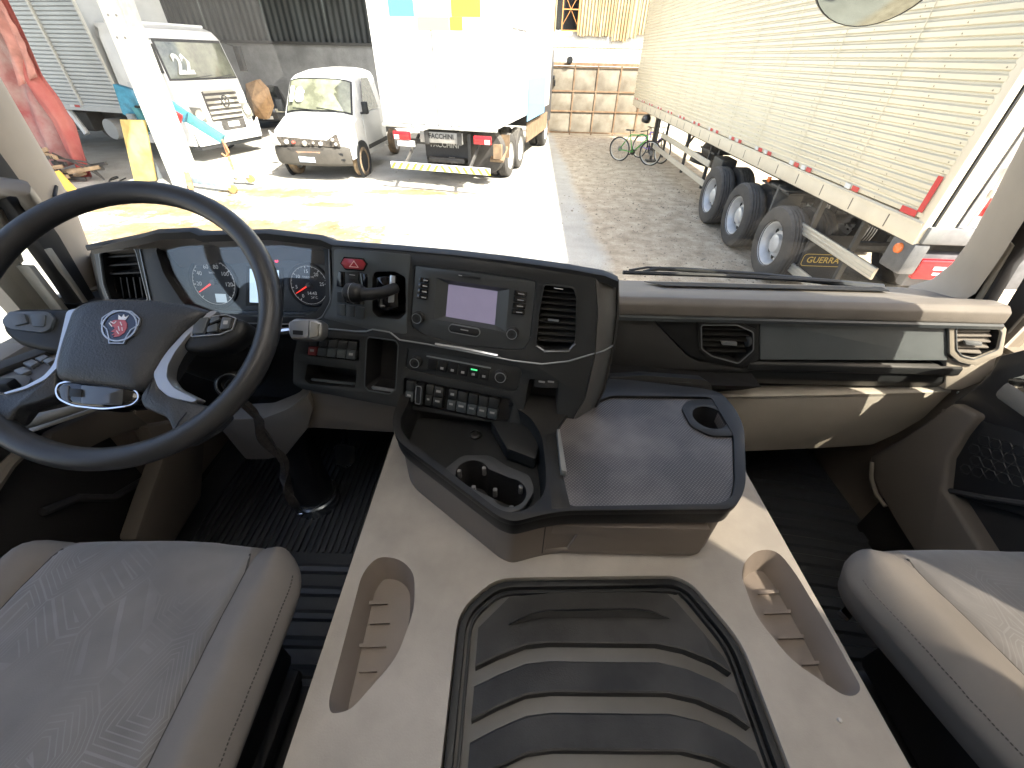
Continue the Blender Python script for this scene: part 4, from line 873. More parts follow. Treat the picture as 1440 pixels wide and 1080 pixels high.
G().tube([fR2.P(x, y, .03) for x, y in ((1335, 690), (1385, 700), (1440, 708), (1500, 715))], .007, 8).build('pocket_edge', mat('pocket_edge', (.05, .05, .05)), pd_)
G().prism([fR2.P(x, y, .02) for x, y in ((1427, 533), (1470, 522), (1470, 556), (1431, 556))], fR2.n * .02).build('release_lever', chrome, pd_, bevel=.006)
pt_ = thing('pillar_trim', 'dim beige lower pillar cover between glovebox and passenger seat', 'trim panel', (1.1, .75, 1.6))
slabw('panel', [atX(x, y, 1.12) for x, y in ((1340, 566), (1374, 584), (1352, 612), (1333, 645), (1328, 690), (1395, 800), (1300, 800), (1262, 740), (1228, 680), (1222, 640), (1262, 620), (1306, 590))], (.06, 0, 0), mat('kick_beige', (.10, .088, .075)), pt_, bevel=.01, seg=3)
G().tube([atX(x, y, 1.10) for x, y in ((1226, 650), (1225, 672), (1232, 695), (1245, 712))], .006, 8).build('trim_edge', hnd, pt_)

# ================================================================== ENGINE TUNNEL
TZ = 1.92
up = Fr((0, 0, TZ), (1, 0, 0), (0, 0, 1))
et = thing('engine_tunnel', 'wide beige plastic tunnel cover between the seats with a side tray on each flank', 'tunnel cover', (.12, .2, ZF))
P_L = rpoly(up.poly([(530, 782), (562, 785), (583, 805), (583, 856), (558, 925), (492, 1000), (464, 1004), (462, 985), (487, 890), (509, 806)]), .02)
P_R = rpoly(up.poly([(1047, 790), (1064, 773), (1092, 773), (1117, 803), (1168, 888), (1212, 968), (1203, 979), (1186, 978), (1112, 928), (1062, 865), (1042, 808)]), .02)
HT = rpoly([(-.078, -.62), (-.078, .285), (-.02, .34), (.29, .352), (.318, .338), (.366, .25), (.366, -.62)], [0, .03, .03, .03, .03, .03, 0])
tunm = mat('tunnel_beige', (.385, .355, .315), .6, bump=.3, bscale=400, mottle=.13, mscale=9, dust=.10)
g = G()
g.plate(up, rpoly([(-.275, -.62), (.53, -.62), (.51, 1.15), (-.275, 1.15)], 0), [P_L, P_R, HT], -.05, 0)
g.build('top_cover', tunm, et, bevel=.007, seg=3)
G().hexa([(-.285, -.62, ZF), (-.275, -.62, 1.866), (-.275, 1.15, 1.866), (-.285, 1.15, ZF)], [(.545, -.62, ZF), (.53, -.62, 1.866), (.51, 1.15, 1.866), (.53, 1.15, ZF)]).build('side_body', beige2, et, bevel=.01)
def cup(name, fr, pts, d0, d1, m, parent, scale=.9, flo=None, **k):
    """an open tray: walls from the rim pts at d0 down to a smaller floor at d1"""
    n_ = len(pts); q = inset(pts, scale) if scale > 0 else pts; g = G()
    P = [fr.pt(a, b, d0) for a, b in pts] + [fr.pt(a, b, d1) for a, b in q]
    g.add(P, [[i, (i + 1) % n_, n_ + (i + 1) % n_, n_ + i] for i in range(n_)])
    tri = tessellate_polygon([[V((a, b, 0)) for a, b in q]]); g.f += [[n_ + t for t in tt] for tt in tri]
    return g.build(name, m, parent, fix=False, ang=50, **k)
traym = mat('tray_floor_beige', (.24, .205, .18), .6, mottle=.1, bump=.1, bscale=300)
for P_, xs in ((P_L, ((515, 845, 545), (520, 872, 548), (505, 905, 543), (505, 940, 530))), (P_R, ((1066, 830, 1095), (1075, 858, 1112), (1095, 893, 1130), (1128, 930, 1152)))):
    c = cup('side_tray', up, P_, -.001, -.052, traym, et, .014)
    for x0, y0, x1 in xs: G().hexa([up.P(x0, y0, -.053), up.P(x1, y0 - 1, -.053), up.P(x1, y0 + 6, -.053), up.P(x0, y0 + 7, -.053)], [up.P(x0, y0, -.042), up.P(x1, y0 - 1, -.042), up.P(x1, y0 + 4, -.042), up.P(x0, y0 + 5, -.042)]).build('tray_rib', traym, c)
G().lathe([(.003, 0), (.0028, .003), (.001, .004)], up.P(1180, 1013, 0), (0, 0, 1), 10).build('screw_stud', mat('stud_white', (.5, .48, .45), .4), et)
# ---- rubber hatch mat
hm_ = thing('tunnel_mat', 'black ribbed rubber mat set into the middle of the beige tunnel', 'mat', (.14, .1, TZ - .02))
hrub = mat('hatch_rubber', (.026, .0265, .027), .55, bump=.5, bscale=500, mottle=.3, mscale=14, dust=.07, spec=.35)
hgl = mat('hatch_sheen_grey', (.105, .105, .104), .45, bump=.1, bscale=600, mottle=.15, dust=.1)  # reflection on the smooth strips painted in as a lighter grey
slab('base', up, inset(HT, .002), -.05, -.018, hgl, hm_, bevel=.002)
ringslab('frame', up, inset(HT, .004), .010, -.018, -.004, blackp, hm_, bevel=.002)
ringslab('inner_lip', up, inset(HT, .019), .004, -.018, -.008, blackp, hm_, bevel=.001)
XA, XB = -.048, .335
def band(yc0, yc1, nm):
    dz = .034; xa, xb = XA + .004, XB - .002; s_ = (1 if yc0 < .3 else 0)
    def edge(y): return [(xa, y - dz), (xa + .035, y - dz * .55), (xa + .075, y - dz * .12), (xa + .11, y), (xb - .10, y + .002), (xb - .06, y - dz * .15), (xb - .02, y - dz * .6), (xb, y - dz)]
    lo, hi = edge(yc0), edge(yc1)
    if nm == 'top_panel': hi = [(xa, .268), (xa + .048, .316), (xa + .12, .325), (xb - .10, .330), (xb - .06, .328), (xb - .048, .315), (xb - .02, .27), (xb, .235)]
    rings = []
    for (x0, y0), (x1, y1) in zip(lo, hi):
        rings.append([up.pt(x0, y0, -.018), up.pt(x0, y0 + .0005, -.001), up.pt(x0, y0 + .003, .0), up.pt(x1, y1 - .004, -.009), up.pt(x1, y1, -.018)])
    G().loft(rings).build(nm, hrub, hm_, ang=12)
band(.242, .33, 'top_panel')
y = .242
for k in range(13):
    band(y - .0625, y - .019, 'rib_panel'); y -= .0625
G().loft([[up.P(715, 880, .0), up.P(716, 879, .002), up.P(716, 877, .0)], [up.P(742, 873, -.001), up.P(745, 864, .007), up.P(748, 862, -.001)], [up.P(765, 869, -.001), up.P(768, 860, .009), up.P(770, 857, -.001)], [up.P(900, 868, -.001), up.P(898, 858, .009), up.P(897, 855, -.001)], [up.P(925, 870, -.001), up.P(920, 862, .007), up.P(918, 859, -.001)], [up.P(942, 870, .0), up.P(940, 869, .002), up.P(938, 868, .0)]]).build('pull_ridge', hrub, hm_, ang=25)

# ================================================================== CONSOLE TRAY on the front of the tunnel
RZ = 2.065
rz = Fr((0, 0, RZ), (1, 0, 0), (0, 0, 1))
ct = thing('console_tray', 'black console tray with cup holders and textured mat over a beige drawer', 'console', (.15, .5, TZ))
OUT = [rz.px(x, y) for x, y in ((552, 585), (552, 604), (562, 622), (700, 726), (722, 734), (770, 722), (800, 718), (1030, 716), (1043, 700), (1049, 680), (1047, 602), (1035, 575), (1014, 552))]
OUT += [(OUT[-1][0] - .03, OUT[-1][1] + .012), (.25, .72), (-.1, .72), (OUT[0][0], OUT[0][1] + .12)]
OUTR = rpoly(OUT, .03)
LBIN = rpoly([rz.px(x, y) for x, y in ((563, 590), (564, 604), (574, 618), (700, 716), (722, 722), (752, 712), (768, 690), (768, 660), (762, 612), (745, 585), (700, 560), (580, 552))], .02)
MATP = rpoly([rz.px(x, y) for x, y in ((783, 604), (787, 660), (800, 712), (1012, 708), (1029, 700), (1034, 678), (1032, 612), (1010, 575), (1000, 558), (860, 556), (800, 580))], .012)
rimm = mat('rim_black', (.014, .0145, .015), .40, spec=.28, bump=.2, bscale=400, mottle=.2, dust=.05)
_c = rz.px(998, 586); CUPH = circ(_c[0], _c[1], .034, 24)
slab('rim', rz, OUTR, -.012, 0, rimm, ct, holes=[LBIN, MATP], bevel=.004, seg=3)
slab('black_band', rz, inset(OUTR, .003), -.042, -.013, rimm, ct, holes=[LBIN, CUPH], bevel=.006, seg=3)
slab('beige_body', rz, inset(OUTR, .010), -.150, -.044, mat('console_taupe', (.165, .14, .12), .55, bump=.1, bscale=420, mottle=.06), ct, holes=[LBIN, CUPH], bevel=.012, seg=3)
def walls(name, fr, pts, d0, d1, m, parent, ins_=0.):
    n_ = len(pts); q = inset(pts, ins_) if ins_ else pts
    return G().add([fr.pt(a, b, d0) for a, b in pts] + [fr.pt(a, b, d1) for a, b in q], [[i, (i + 1) % n_, n_ + (i + 1) % n_, n_ + i] for i in range(n_)]).build(name, m, parent, fix=False, ang=50)
walls('left_bin', rz, LBIN, -.004, -.065, blackp, ct, .006)
# cup holder insert
bz = Fr((0, 0, RZ - .045), (1, 0, 0), (0, 0, 1))
CUPO = rpoly([bz.px(x, y) for x, y in ((622, 662), (650, 640), (690, 640), (712, 655), (745, 668), (752, 690), (735, 716), (712, 722), (680, 708), (640, 682))], .012)
c1 = bz.px(664, 665); c2 = bz.px(716, 692); rr1 = .031
C1 = circ(*c1, rr1, 20, rad(-75), rad(215)); C2 = circ(*c2, rr1 + .001, 20, rad(105), rad(395))
two = rpoly(circ(*c1, rr1, 14, rad(20), rad(285)) + circ(*c2, rr1, 14, rad(205), rad(465)), .004, 3)
ins = slab('cup_insert', bz, CUPO, -.018, 0, mat('cup_insert', (.05, .052, .055), .5, bump=.1, bscale=400, mottle=.2), ct, holes=[two], bevel=.003)
cup('cup_well', bz, two, -.002, -.082, seal, ins, .002)
slab('bin_floor', rz, inset(LBIN, .004), -.068, -.065, blackp, ct, holes=[two])
for c in (c1, c2):
    for k in range(3):
        a = rad(40 + 120 * k); G().box(bz.pt(c[0] + .027 * cos(a), c[1] + .027 * sin(a), -.015), (.008, .008, .02)).build('rubber_tab', mat('tab_grey', (.16, .16, .16), .4), ins, bevel=.002)
slab('bin_step', rz, [rz.px(x, y, -.05) for x, y in ((690, 600), (750, 606), (757, 640), (752, 655), (712, 640))], -.062, -.030, blackp, ct, bevel=.004)
G().lathe([(.012, 0), (.012, .003), (.009, .005), (.009, .002), (.0, .002)], rz.P(668, 612, -.062), (0, 0, 1), 18).build('blank_plug', rimm, ct)
# textured mat
mm = bpy.data.materials.new('diagonal_grip_mat'); mm.use_nodes = True; n = mm.node_tree.nodes; L = mm.node_tree.links; b = n['Principled BSDF']
tc = n.new('ShaderNodeTexCoord'); mp = n.new('ShaderNodeMapping'); mp.inputs['Rotation'].default_value = (0, 0, rad(45)); L.new(tc.outputs['Object'], mp.inputs[0])
ck = n.new('ShaderNodeTexVoronoi'); ck.inputs['Scale'].default_value = 230; ck.inputs['Randomness'].default_value = 0; L.new(mp.outputs[0], ck.inputs[0])
no = n.new('ShaderNodeTexNoise'); no.inputs['Scale'].default_value = 9; no.inputs['Detail'].default_value = 6; L.new(tc.outputs['Object'], no.inputs[0])
cr = n.new('ShaderNodeValToRGB'); cr.color_ramp.elements[0].position = .25; cr.color_ramp.elements[0].color = (.22, .195, .185, 1); cr.color_ramp.elements[1].position = .62; cr.color_ramp.elements[1].color = (.035, .033, .034, 1); L.new(ck.outputs['Distance'], cr.inputs[0])
mx = n.new('ShaderNodeMix'); mx.data_type = 'RGBA'; mx.inputs['B'].default_value = (.27, .245, .235, 1); L.new(cr.outputs[0], mx.inputs['A'])
mr = n.new('ShaderNodeMapRange'); mr.inputs['From Min'].default_value = .4; mr.inputs['From Max'].default_value = .75; mr.inputs['To Max'].default_value = .45; L.new(no.outputs['Fac'], mr.inputs[0]); L.new(mr.outputs[0], mx.inputs['Factor'])
L.new(mx.outputs['Result'], b.inputs['Base Color']); b.inputs['Roughness'].default_value = .38
bp_ = n.new('ShaderNodeBump'); bp_.inputs['Strength'].default_value = .8; bp_.inputs['Distance'].default_value = .0012; bp_.invert = True; L.new(ck.outputs['Distance'], bp_.inputs['Height']); L.new(bp_.outputs[0], b.inputs['Normal'])
cR = rz.px(998, 586); cupR = circ(cR[0], cR[1], .0345, 30)
slab('grip_mat', rz, inset(MATP, .001), -.03, -.006, mm, ct, holes=[cupR])
hr = slab('cup_ring', rz, rpoly([rz.px(x, y) for x, y in ((958, 572), (968, 562), (1004, 560), (1020, 572), (1036, 600), (1036, 612), (1000, 612), (972, 598))], .012), -.008, -.0015, rimm, ct, holes=[inset(cupR, .002)], bevel=.002)
cup('cup_well', rz, inset(cupR, .002), -.006, -.085, seal, ct, .004)
slab('divider', rz, [rz.px(x, y) for x, y in ((766, 612), (785, 606), (790, 660), (803, 714), (775, 716), (771, 660))], -.03, .001, rimm, ct, bevel=.003)
slab('clip', rz, [rz.px(x, y, .012) for x, y in ((783, 604), (787, 604), (797, 664), (789, 662))], .0, .014, mat('clip_grey', (.20, .20, .19), .4), ct, bevel=.001)
# drawer
fd = Fr(atZ(905, 760, 1.99), (1, 0, 0), (0, -1, .05)); fd.o.y = OUT[7][1] + .010
drm = mat('console_taupe', (.16, .14, .12))
DW = [(.062, -.045), (.325, -.045), (.338, -.036), (.338, .036), (.062, .036)]
fd = Fr((0, rz.px(900, 716)[1] + .008, 1.975), (1, 0, 0), (0, -1, .03))
rec = [(.068, -.036), (.105, -.036), (.118, .012), (.068, .012)]
dr = slab('drawer_front', fd, rpoly(DW, .006), -.004, .008, drm, ct, holes=[rec], bevel=.003)
cup('drawer_pull', fd, rec, .006, -.02, beige2, dr, .004)
G().box(fd.pt(.0595, -.005, .003), (.005, .014, .085)).build('drawer_gap', seal, ct)
# small shelf by the dash with the power socket
fs_ = Fr(atY(930, 545, .715), (1, 0, 0), (0, -1, .35))
sh = slab('socket_panel', fs_, rpoly(fs_.poly([(846, 556), (858, 531), (905, 528), (990, 534), (1000, 540), (1003, 560), (940, 562)]), .004), -.03, 0, blackp, ct, bevel=.003)
G().lathe([(.0135, -.002), (.0145, .003), (.0115, .004), (.011, -.01)], fs_.P(877, 542), fs_.n, 22, cap=False).build('socket_ring', chrome, sh)
G().lathe([(.011, .001), (.006, .002)], fs_.P(877, 542), fs_.n, 16).build('socket_cap', blackp, sh)
strip('slot_cover', fs_, [(940, 536), (972, 538), (970, 548), (938, 547)], .003, rimm, sh, bevel=.001)
# ================================================================== DASHBOARD
db = thing('dashboard', 'black and grey truck dashboard with gauges, radio, vents and glovebox', 'dashboard', (0, .9, 1.9))
dblk = mat('dash_black', (.022, .024, .0255), .46, spec=.4, bump=.12, bscale=500, mottle=.12, mscale=7, dust=.10)
dsat = mat('dash_satin', (.060, .070, .077), .36, bump=.06, bscale=500, mottle=.10, mscale=5)
dgrey = mat('dash_top_grey', (.165, .152, .138), .6, bump=.25, bscale=380, mottle=.14, mscale=9, dust=.25)
gloss = mat('gloss_black', (.008, .008, .009), .12, coat=.5)
inner = mat('recess_black', (.008, .008, .009), .7)
grl = mat('icon_print', (.33, .33, .33), .5)
edge = mat('satin_edge', (.22, .235, .25), .28, .3)
pn = Fr(atY(463, 345, .75), atY(868, 388, .67) - atY(463, 345, .75), (-.138, -.946, .294))
def bil(q, u, v): return V(q[0]) * (1 - u) * (1 - v) + V(q[1]) * u * (1 - v) + V(q[2]) * u * v + V(q[3]) * (1 - u) * v
def sub(q, u0, v0, u1, v1): return [tuple(bil(q, u, v)) for u, v in ((u0, v0), (u1, v0), (u1, v1), (u0, v1))]
def pp(*a): return [pn.px(x, y) for x, y in a]
# --- hull behind the whole binnacle
T = [(128, 345, .80), (205, 329, .775), (222, 324, .775), (270, 322, .775), (282, 327, .775), (375, 324, .772), (452, 333, .762), (468, 340, .756), (560, 347, .738), (640, 354, .722), (720, 363, .705), (800, 374, .688), (850, 383, .678), (869, 391, .675)]
top = [atY(*t) for t in T]
def rear(p, i): return V((p.x * 1.0 + (.06 if i == len(T) - 1 else 0), 1.19, 2.075))
g = G(); rings = []
for i, p in enumerate(top):
    q = rear(p, i); e = V((0, 0, -.006)); k = p + V((0, .014, -.0015)); m_ = k + (q - k) * .4 + V((0, 0, -.012))
    rings.append([p + V((0, 0, -.014)), p, k, m_, q, q + V((0, 0, -.10)), V((p.x, p.y + .10, 2.00 if p.x > -.45 else 2.02)), V((p.x, p.y + .045, p.z - .05))])
g.loft(rings); g.build('binnacle_top', dgrey, db, ang=30)
# dark lip along the top edge
lip = G(); rings = []
for p in top: rings.append([p + V((0, -.006, -.016)), p + V((0, -.008, -.003)), p + V((0, .004, .0015)), p + V((0, .012, -.002)), p + V((0, .010, -.018))])
lip.loft(rings).build('top_lip', dblk, db, ang=50)
# --- centre panel face with its openings
PAN = rpoly(pp((466, 346), (520, 349), (640, 359), (760, 371), (836, 386), (840, 440), (836, 500), (822, 560), (800, 601), (760, 603), (715, 597), (640, 586), (560, 573), (500, 562), (425, 547), (412, 540), (413, 500), (420, 470), (452, 448), (464, 425), (468, 400)), .006, 2)
SHF = rpoly(pp((528, 382), (556, 382), (570, 390), (571, 440), (562, 449), (532, 446), (524, 438), (524, 390)), .004)
RAD = rpoly(pp((583, 374), (584, 373), (660, 381), (754, 395), (751, 430), (745, 480), (736, 492), (722, 493), (640, 484), (598, 472), (580, 462), (577, 450)), .006)
VEN = rpoly(pp((765, 399), (808, 404), (812, 420), (810, 480), (803, 492), (765, 494), (753, 486), (757, 440)), .006)
TAL = rpoly(pp((518, 474), (556, 479), (560, 485), (556, 548), (548, 554), (518, 549), (513, 543), (516, 480)), .004)
LSW = rpoly(pp((438, 473), (506, 478), (505, 507), (500, 508), (434, 500), (431, 497)), .003)
LPK = rpoly(pp((432, 512), (502, 520), (499, 546), (434, 540), (428, 534)), .004)
CLI = rpoly(pp((573, 490), (730, 517), (734, 524), (728, 549), (720, 551), (575, 521), (570, 515)), .005)
RSW = rpoly(pp((568, 531), (716, 561), (722, 567), (716, 592), (712, 596), (572, 567), (566, 560)), .004)
RPK = rpoly(pp((744, 533), (786, 535), (783, 585), (778, 594), (738, 592), (735, 584)), .004)
slab('centre_panel', pn, PAN, -.012, 0, dblk, db, holes=[SHF, RAD, VEN, TAL, LSW, LPK, CLI, RSW, RPK], bevel=.0025)
slab('panel_backing', pn, inset(PAN, .004), -.075, -.070, inner, db)
# lighter satin field over the upper half
UP = pp((470, 350), (520, 353), (578, 358), (574, 400), (572, 470), (520, 463), (455, 447), (466, 430), (470, 400))
slab('upper_field', pn, rpoly(UP, .006), 0, .0015, dsat, db, holes=[inset(SHF, -.001)], bevel=.0006)
# side cheek wrapping towards the passenger
C_ = [(837, 387), (841, 440), (837, 500), (823, 560), (801, 601)]; Rr = [(868, 392), (868, 440), (862, 490), (850, 545), (830, 588)]
g = G(); rings = []
for a, b in zip(C_, Rr):
    A0 = pn.P(*a, 0); B0 = pn.P(*b, -.045); M0 = pn.P((a[0] * 1.6 + b[0] * .4) / 2, (a[1] * 1.6 + b[1] * .4) / 2, -.004)
    rings.append([A0, M0, B0, B0 - pn.n * .12, A0 - pn.n * .12])
g.loft(rings).build('side_cheek', mat('cheek_grey', (.075, .076, .074), .4, bump=.08, bscale=500, mottle=.1), db, ang=40)
G().tube([pn.P(x, y, .001) for x, y in ((838, 497), (850, 493), (862, 486))], .0016, 6).build('cheek_seam', edge, db)
G().tube([pn.P(x, y, d) for x, y, d in ((868, 393, -.043), (869, 440, -.043), (862, 490, -.043), (850, 545, -.043), (830, 588, -.043))], .003, 6).build('cheek_edge', seal, db)
# chrome-like crease under the radio
def crease(pts, r, m, nm='crease_line'):
    return G().tube([pn.P(x, y, .001) for x, y in pts], r, 6).build(nm, m, db)
crease([(457, 462), (500, 466), (515, 466), (524, 463), (548, 467), (562, 478), (600, 484), (660, 495), (720, 507), (762, 512), (800, 508), (836, 497)], .0017, edge)
crease([(612, 484), (650, 490), (700, 500)], .0032, mat('bright_edge', (.55, .58, .62), .15, .6), 'bright_crease')
# --- hazard and small buttons
def btn(name, q, m, d1=.005, fr=pn, parent=None, r=.002, label=None, d0=0.):
    return slab(name, fr, rpoly([fr.px(x, y) for x, y in q], r), d0, d0 + d1, m, parent or db, bevel=min(.0012, d1 * .3), label=label)
hz = btn('hazard_button', [(486, 363), (511, 365), (516, 371), (512, 379), (488, 377), (482, 370)], mat('hazard_red', (.30, .03, .04), .25, coat=.5), .006, label='red hexagonal hazard button')
ringslab('hazard_ring', pn, [pn.px(x, y) for x, y in ((485, 361), (512, 363), (518, 371), (513, 381), (487, 379), (480, 370))], .002, 0, .004, gloss, db)
g = G(); tri = [pn.px(x, y) for x, y in ((493, 375), (507, 376), (500, 366))]
g.plate(pn, tri, [inset(tri, .0013)], .0061, .0066); g.build('hazard_symbol', mat('pink_print', (.7, .35, .35), .5), hz)
btn('button', [(477, 381), (486, 382), (486, 404), (475, 402)], gloss); btn('button', [(508, 383), (518, 386), (518, 405), (509, 406)], gloss)
l_ = btn('light_switch', [(488, 382), (506, 382), (506, 407), (488, 405)], dblk, .007)
btn('switch_mark', [(493, 391), (502, 392), (502, 396), (493, 395)], inner, .001, parent=l_, d0=.007); btn('switch_icon', [(494, 385), (502, 386), (502, 387), (494, 386)], grl, .0005, parent=l_, d0=.007, r=0)
for q, m_ in (([(476, 410), (488, 411), (487, 425), (476, 424)], dblk), ([(476, 427), (487, 428), (487, 444), (475, 442)], dsat), ([(489, 428), (500, 430), (500, 446), (488, 444)], dsat), ([(502, 430), (514, 432), (513, 449), (501, 447)], dsat), ([(489, 411), (512, 413), (513, 428), (489, 426)], gloss)):
    btn('button', q, m_, .005)
# --- shifter stalk in its recess
cup('shifter_recess', pn, SHF, -.002, -.05, inner, db, .003)
sf = slab('shifter_gate', pn, rpoly(pp((532, 390), (546, 388), (560, 388), (562, 430), (545, 436), (532, 430)), .003), -.048, .006, gloss, db, bevel=.004)
btn('shifter_trim', [(552, 386), (559, 387), (557, 424), (549, 424)], mat('bright_edge', (.55, .58, .62)), .003, parent=sf, d0=.008)
k0, k1, k2, k3 = pn.P(556, 405, .012), pn.P(540, 411, .04), pn.P(520, 414, .052), pn.P(497, 412, .05)
G().tube([k0, k1, k2, k3], [.010, .0105, .011, .013], 14).build('shifter_arm', blackp, sf, ang=60)
kd = (k3 - k2).normalized()
G().lathe([(.004, -.012), (.013, -.010), (.0165, -.002), (.018, .010), (.017, .020), (.010, .027), (.001, .028)], k3 - kd * .010, kd, 20).build('shifter_knob', rimm, sf, ang=60)
G().lathe([(.0172, 0), (.0185, .0015), (.0172, .003)], k3 - kd * .002, kd, 20).build('knob_ring', edge, sf)
# --- radio
ra = slab('radio', pn, inset(RAD, .0012), -.030, -.002, mat('radio_satin', (.045, .050, .054), .33, mottle=.08), db, holes=[pp((613, 391), (716, 407), (711, 467), (610, 449))], bevel=.0015)
BZ = pp((613, 391), (716, 407), (711, 467), (610, 449)); SCq = pp((628, 401), (698, 411), (694, 459), (624, 447))
g = G(); g.loft([[pn.pt(a, b, -.0025) for a, b in BZ], [pn.pt(a, b, -.013) for a, b in SCq]], cap=False); g.build('screen_bezel', mat('bezel_satin', (.055, .062, .067), .35), ra, fix=False)
slab('screen', pn, SCq, -.016, -.0125, mat('screen_violet', (.115, .10, .145), .16, mottle=.06, mscale=20, emit=(.42, .38, .55), estr=.10), ra)
LB = [(590, 389), (604, 391), (601, 423), (586, 420)]; lb = pp(*LB)
for i in range(4):
    if i == 0:
        for j in range(2): slab('radio_button', pn, sub(lb, .05 + .5 * j, .02, .45 + .5 * j, .22), -.002, .003, gloss, ra, bevel=.0008)
    else: slab('radio_button', pn, sub(lb, .03, .02 + .25 * i, .97, .22 + .25 * i), -.002, .003, gloss, ra, bevel=.0008)
    a = sub(lb, .45, .09 + .25 * i, .9, .14 + .25 * i); slab('button_print', pn, a, .003, .0033, grl, ra)
rb = pp((723, 407), (742, 410), (738, 444), (719, 442))
for i in range(4):
    slab('radio_button', pn, sub(rb, .03, .02 + .25 * i, .97, .22 + .25 * i), -.002, .003, gloss, ra, bevel=.0008)
    slab('button_print', pn, sub(rb, .35, .10 + .25 * i, .8, .14 + .25 * i), .003, .0033, grl, ra)
def knob(x, y, r, parent, h=.013, ring=edge, d0=-.002):
    o = pn.P(x, y, d0); k = G().lathe([(r * 1.18, 0), (r * 1.15, .003), (r, .004), (r * .97, h - .001), (r * .9, h), (.0001, h)], o, pn.n, 28).build('knob', blackp, parent, ang=35)
    G().lathe([(r * .96, h - .001), (r * .9, h + .0008), (r * .8, h + .0004)], o, pn.n, 28, cap=False).build('knob_ring', ring, parent)
    G().lathe([(r * .35, h + .0002), (r * .3, h + .0006), (.0001, h + .0006)], o, pn.n, 12).build('knob_mark', rimm, parent); return k
knob(589, 446, .0105, ra); knob(721, 468, .0105, ra)
pill = rpoly(pp((634, 455), (674, 462), (676, 468), (672, 474), (633, 467), (630, 461)), .006, 5)
pb = slab('pill_button', pn, inset(pill, .0018), -.002, .002, blackp, ra, bevel=.0008); ringslab('pill_ring', pn, pill, .0014, -.002, .003, edge, ra)
slab('button_print', pn, pp((648, 462), (659, 464), (659, 465.5), (648, 463.5)), .002, .0023, grl, ra)
btn('radio_slot', [(645, 385), (676, 390), (675, 393), (644, 388)], blackp, .002, parent=ra, d0=-.001, r=.001); btn('slot_print', [(645, 386), (650, 387), (650, 388.5), (645, 387.5)], grl, .0005, parent=ra, d0=.001, r=0)
# --- centre vent
vf = ringslab('centre_vent', pn, inset(VEN, -.001), .0028, -.004, .003, dblk, db, bevel=.0012)
cup('vent_cavity', pn, VEN, -.002, -.05, inner, vf, .002)
for i in range(9):
    v = (i + .7) / 9.6; a, b = V((760 + (-4 if v > .5 else 0), 402 + v * 84)), V((811, 407 + v * 82))
    A0, B0 = pn.P(a.x, a.y, -.010), pn.P(b.x - 1, b.y, -.010); dv = (pn.v * .5 - pn.n).normalized() * .016; th = pn.v * .0012
    G().hexa([A0 - th, B0 - th, B0 + th, A0 + th], [A0 - th + dv, B0 - th + dv, B0 + th + dv, A0 + th + dv]).build('slat', rimm, vf)
btn('vent_tab', [(770, 449), (786, 451), (785, 454), (770, 452)], edge, .003, parent=vf, d0=-.010, r=.001)
btn('vent_print', [(779, 404), (792, 406), (792, 407), (779, 405)], mat('white_print', (.6, .6, .6), .5), .0005, parent=vf, d0=.003, r=0)
crease([(754, 486), (766, 494), (800, 493), (809, 483)], .0024, edge, 'vent_edge')
# --- pockets
cup('tall_pocket', pn, TAL, -.002, -.06, inner, db, .006); ringslab('pocket_rim', pn, inset(TAL, -.0015), .002, -.001, .0015, dsat, db, bevel=.0005)
btn('pocket_ledge', [(520, 545), (552, 550), (551, 553), (522, 549)], edge, .006, d0=-.012)
cup('small_pocket', pn, LPK, -.002, -.055, inner, db, .006); btn('pocket_ledge', [(434, 534), (496, 541), (495, 543.5), (436, 537)], dsat, .006, d0=-.012)
cup('usb_pocket', pn, RPK, -.002, -.05, inner, db, .006); btn('pocket_ledge', [(741, 583), (780, 581), (778, 592), (740, 593)], dsat, .008, d0=-.010)
ub = btn('usb_plate', [(752, 534), (786, 537), (785, 548), (751, 546)], dblk, .006, d0=-.012)
for x in (757, 770): btn('usb_socket', [(x, 536.5), (x + 9, 537.5), (x + 9, 540), (x, 539)], grl, .0008, parent=ub, d0=-.006, r=.0008)
# --- left switch row
cup('switch_bed', pn, LSW, -.002, -.012, inner, db, .001)
q = pp((436, 474), (504, 480), (501, 506), (433, 499))
for i in range(5):
    s = slab('rocker_switch', pn, sub(q, i / 5 + .01, .05, (i + 1) / 5 - .01, .48), -.010, .003, dblk, db, bevel=.0015)
    s = slab('rocker_switch', pn, sub(q, i / 5 + .01, .50, (i + 1) / 5 - .01, .97), -.010, .0045, dsat if i else mat('rocker_red', (.20, .03, .035), .35), db, bevel=.0015)
    if i in (0, 4): slab('switch_print', pn, sub(q, i / 5 + .06, .62, (i + 1) / 5 - .06, .75), .0046, .005, grl, s)
# --- climate strip
cl = slab('climate_strip', pn, inset(CLI, .001), -.014, -.002, dblk, db, bevel=.001)
knob(586, 508, .0105, cl); knob(705, 528, .0115, cl)
q = pp((602, 503), (690, 520), (688, 536), (600, 519))
for i in range(6):
    b_ = slab('climate_button', pn, sub(q, i / 6 + .01, .05, (i + 1) / 6 - .01, .95), -.002, .0015, rimm, cl, bevel=.0006)
    if i: slab('button_print', pn, sub(q, i / 6 + .05, .55, i / 6 + .10, .75), .0016, .002, grl, cl)
    if i == 4: slab('status_light', pn, sub(q, i / 6 + .03, .18, i / 6 + .13, .30), .0016, .0022, mat('green_light', (.05, .5, .15), .4, emit=(.1, 1, .35), estr=.25), cl)
slab('strip_line', pn, pp((600, 500), (690, 517), (690, 518.5), (600, 501.5)), -.002, .001, edge, cl)
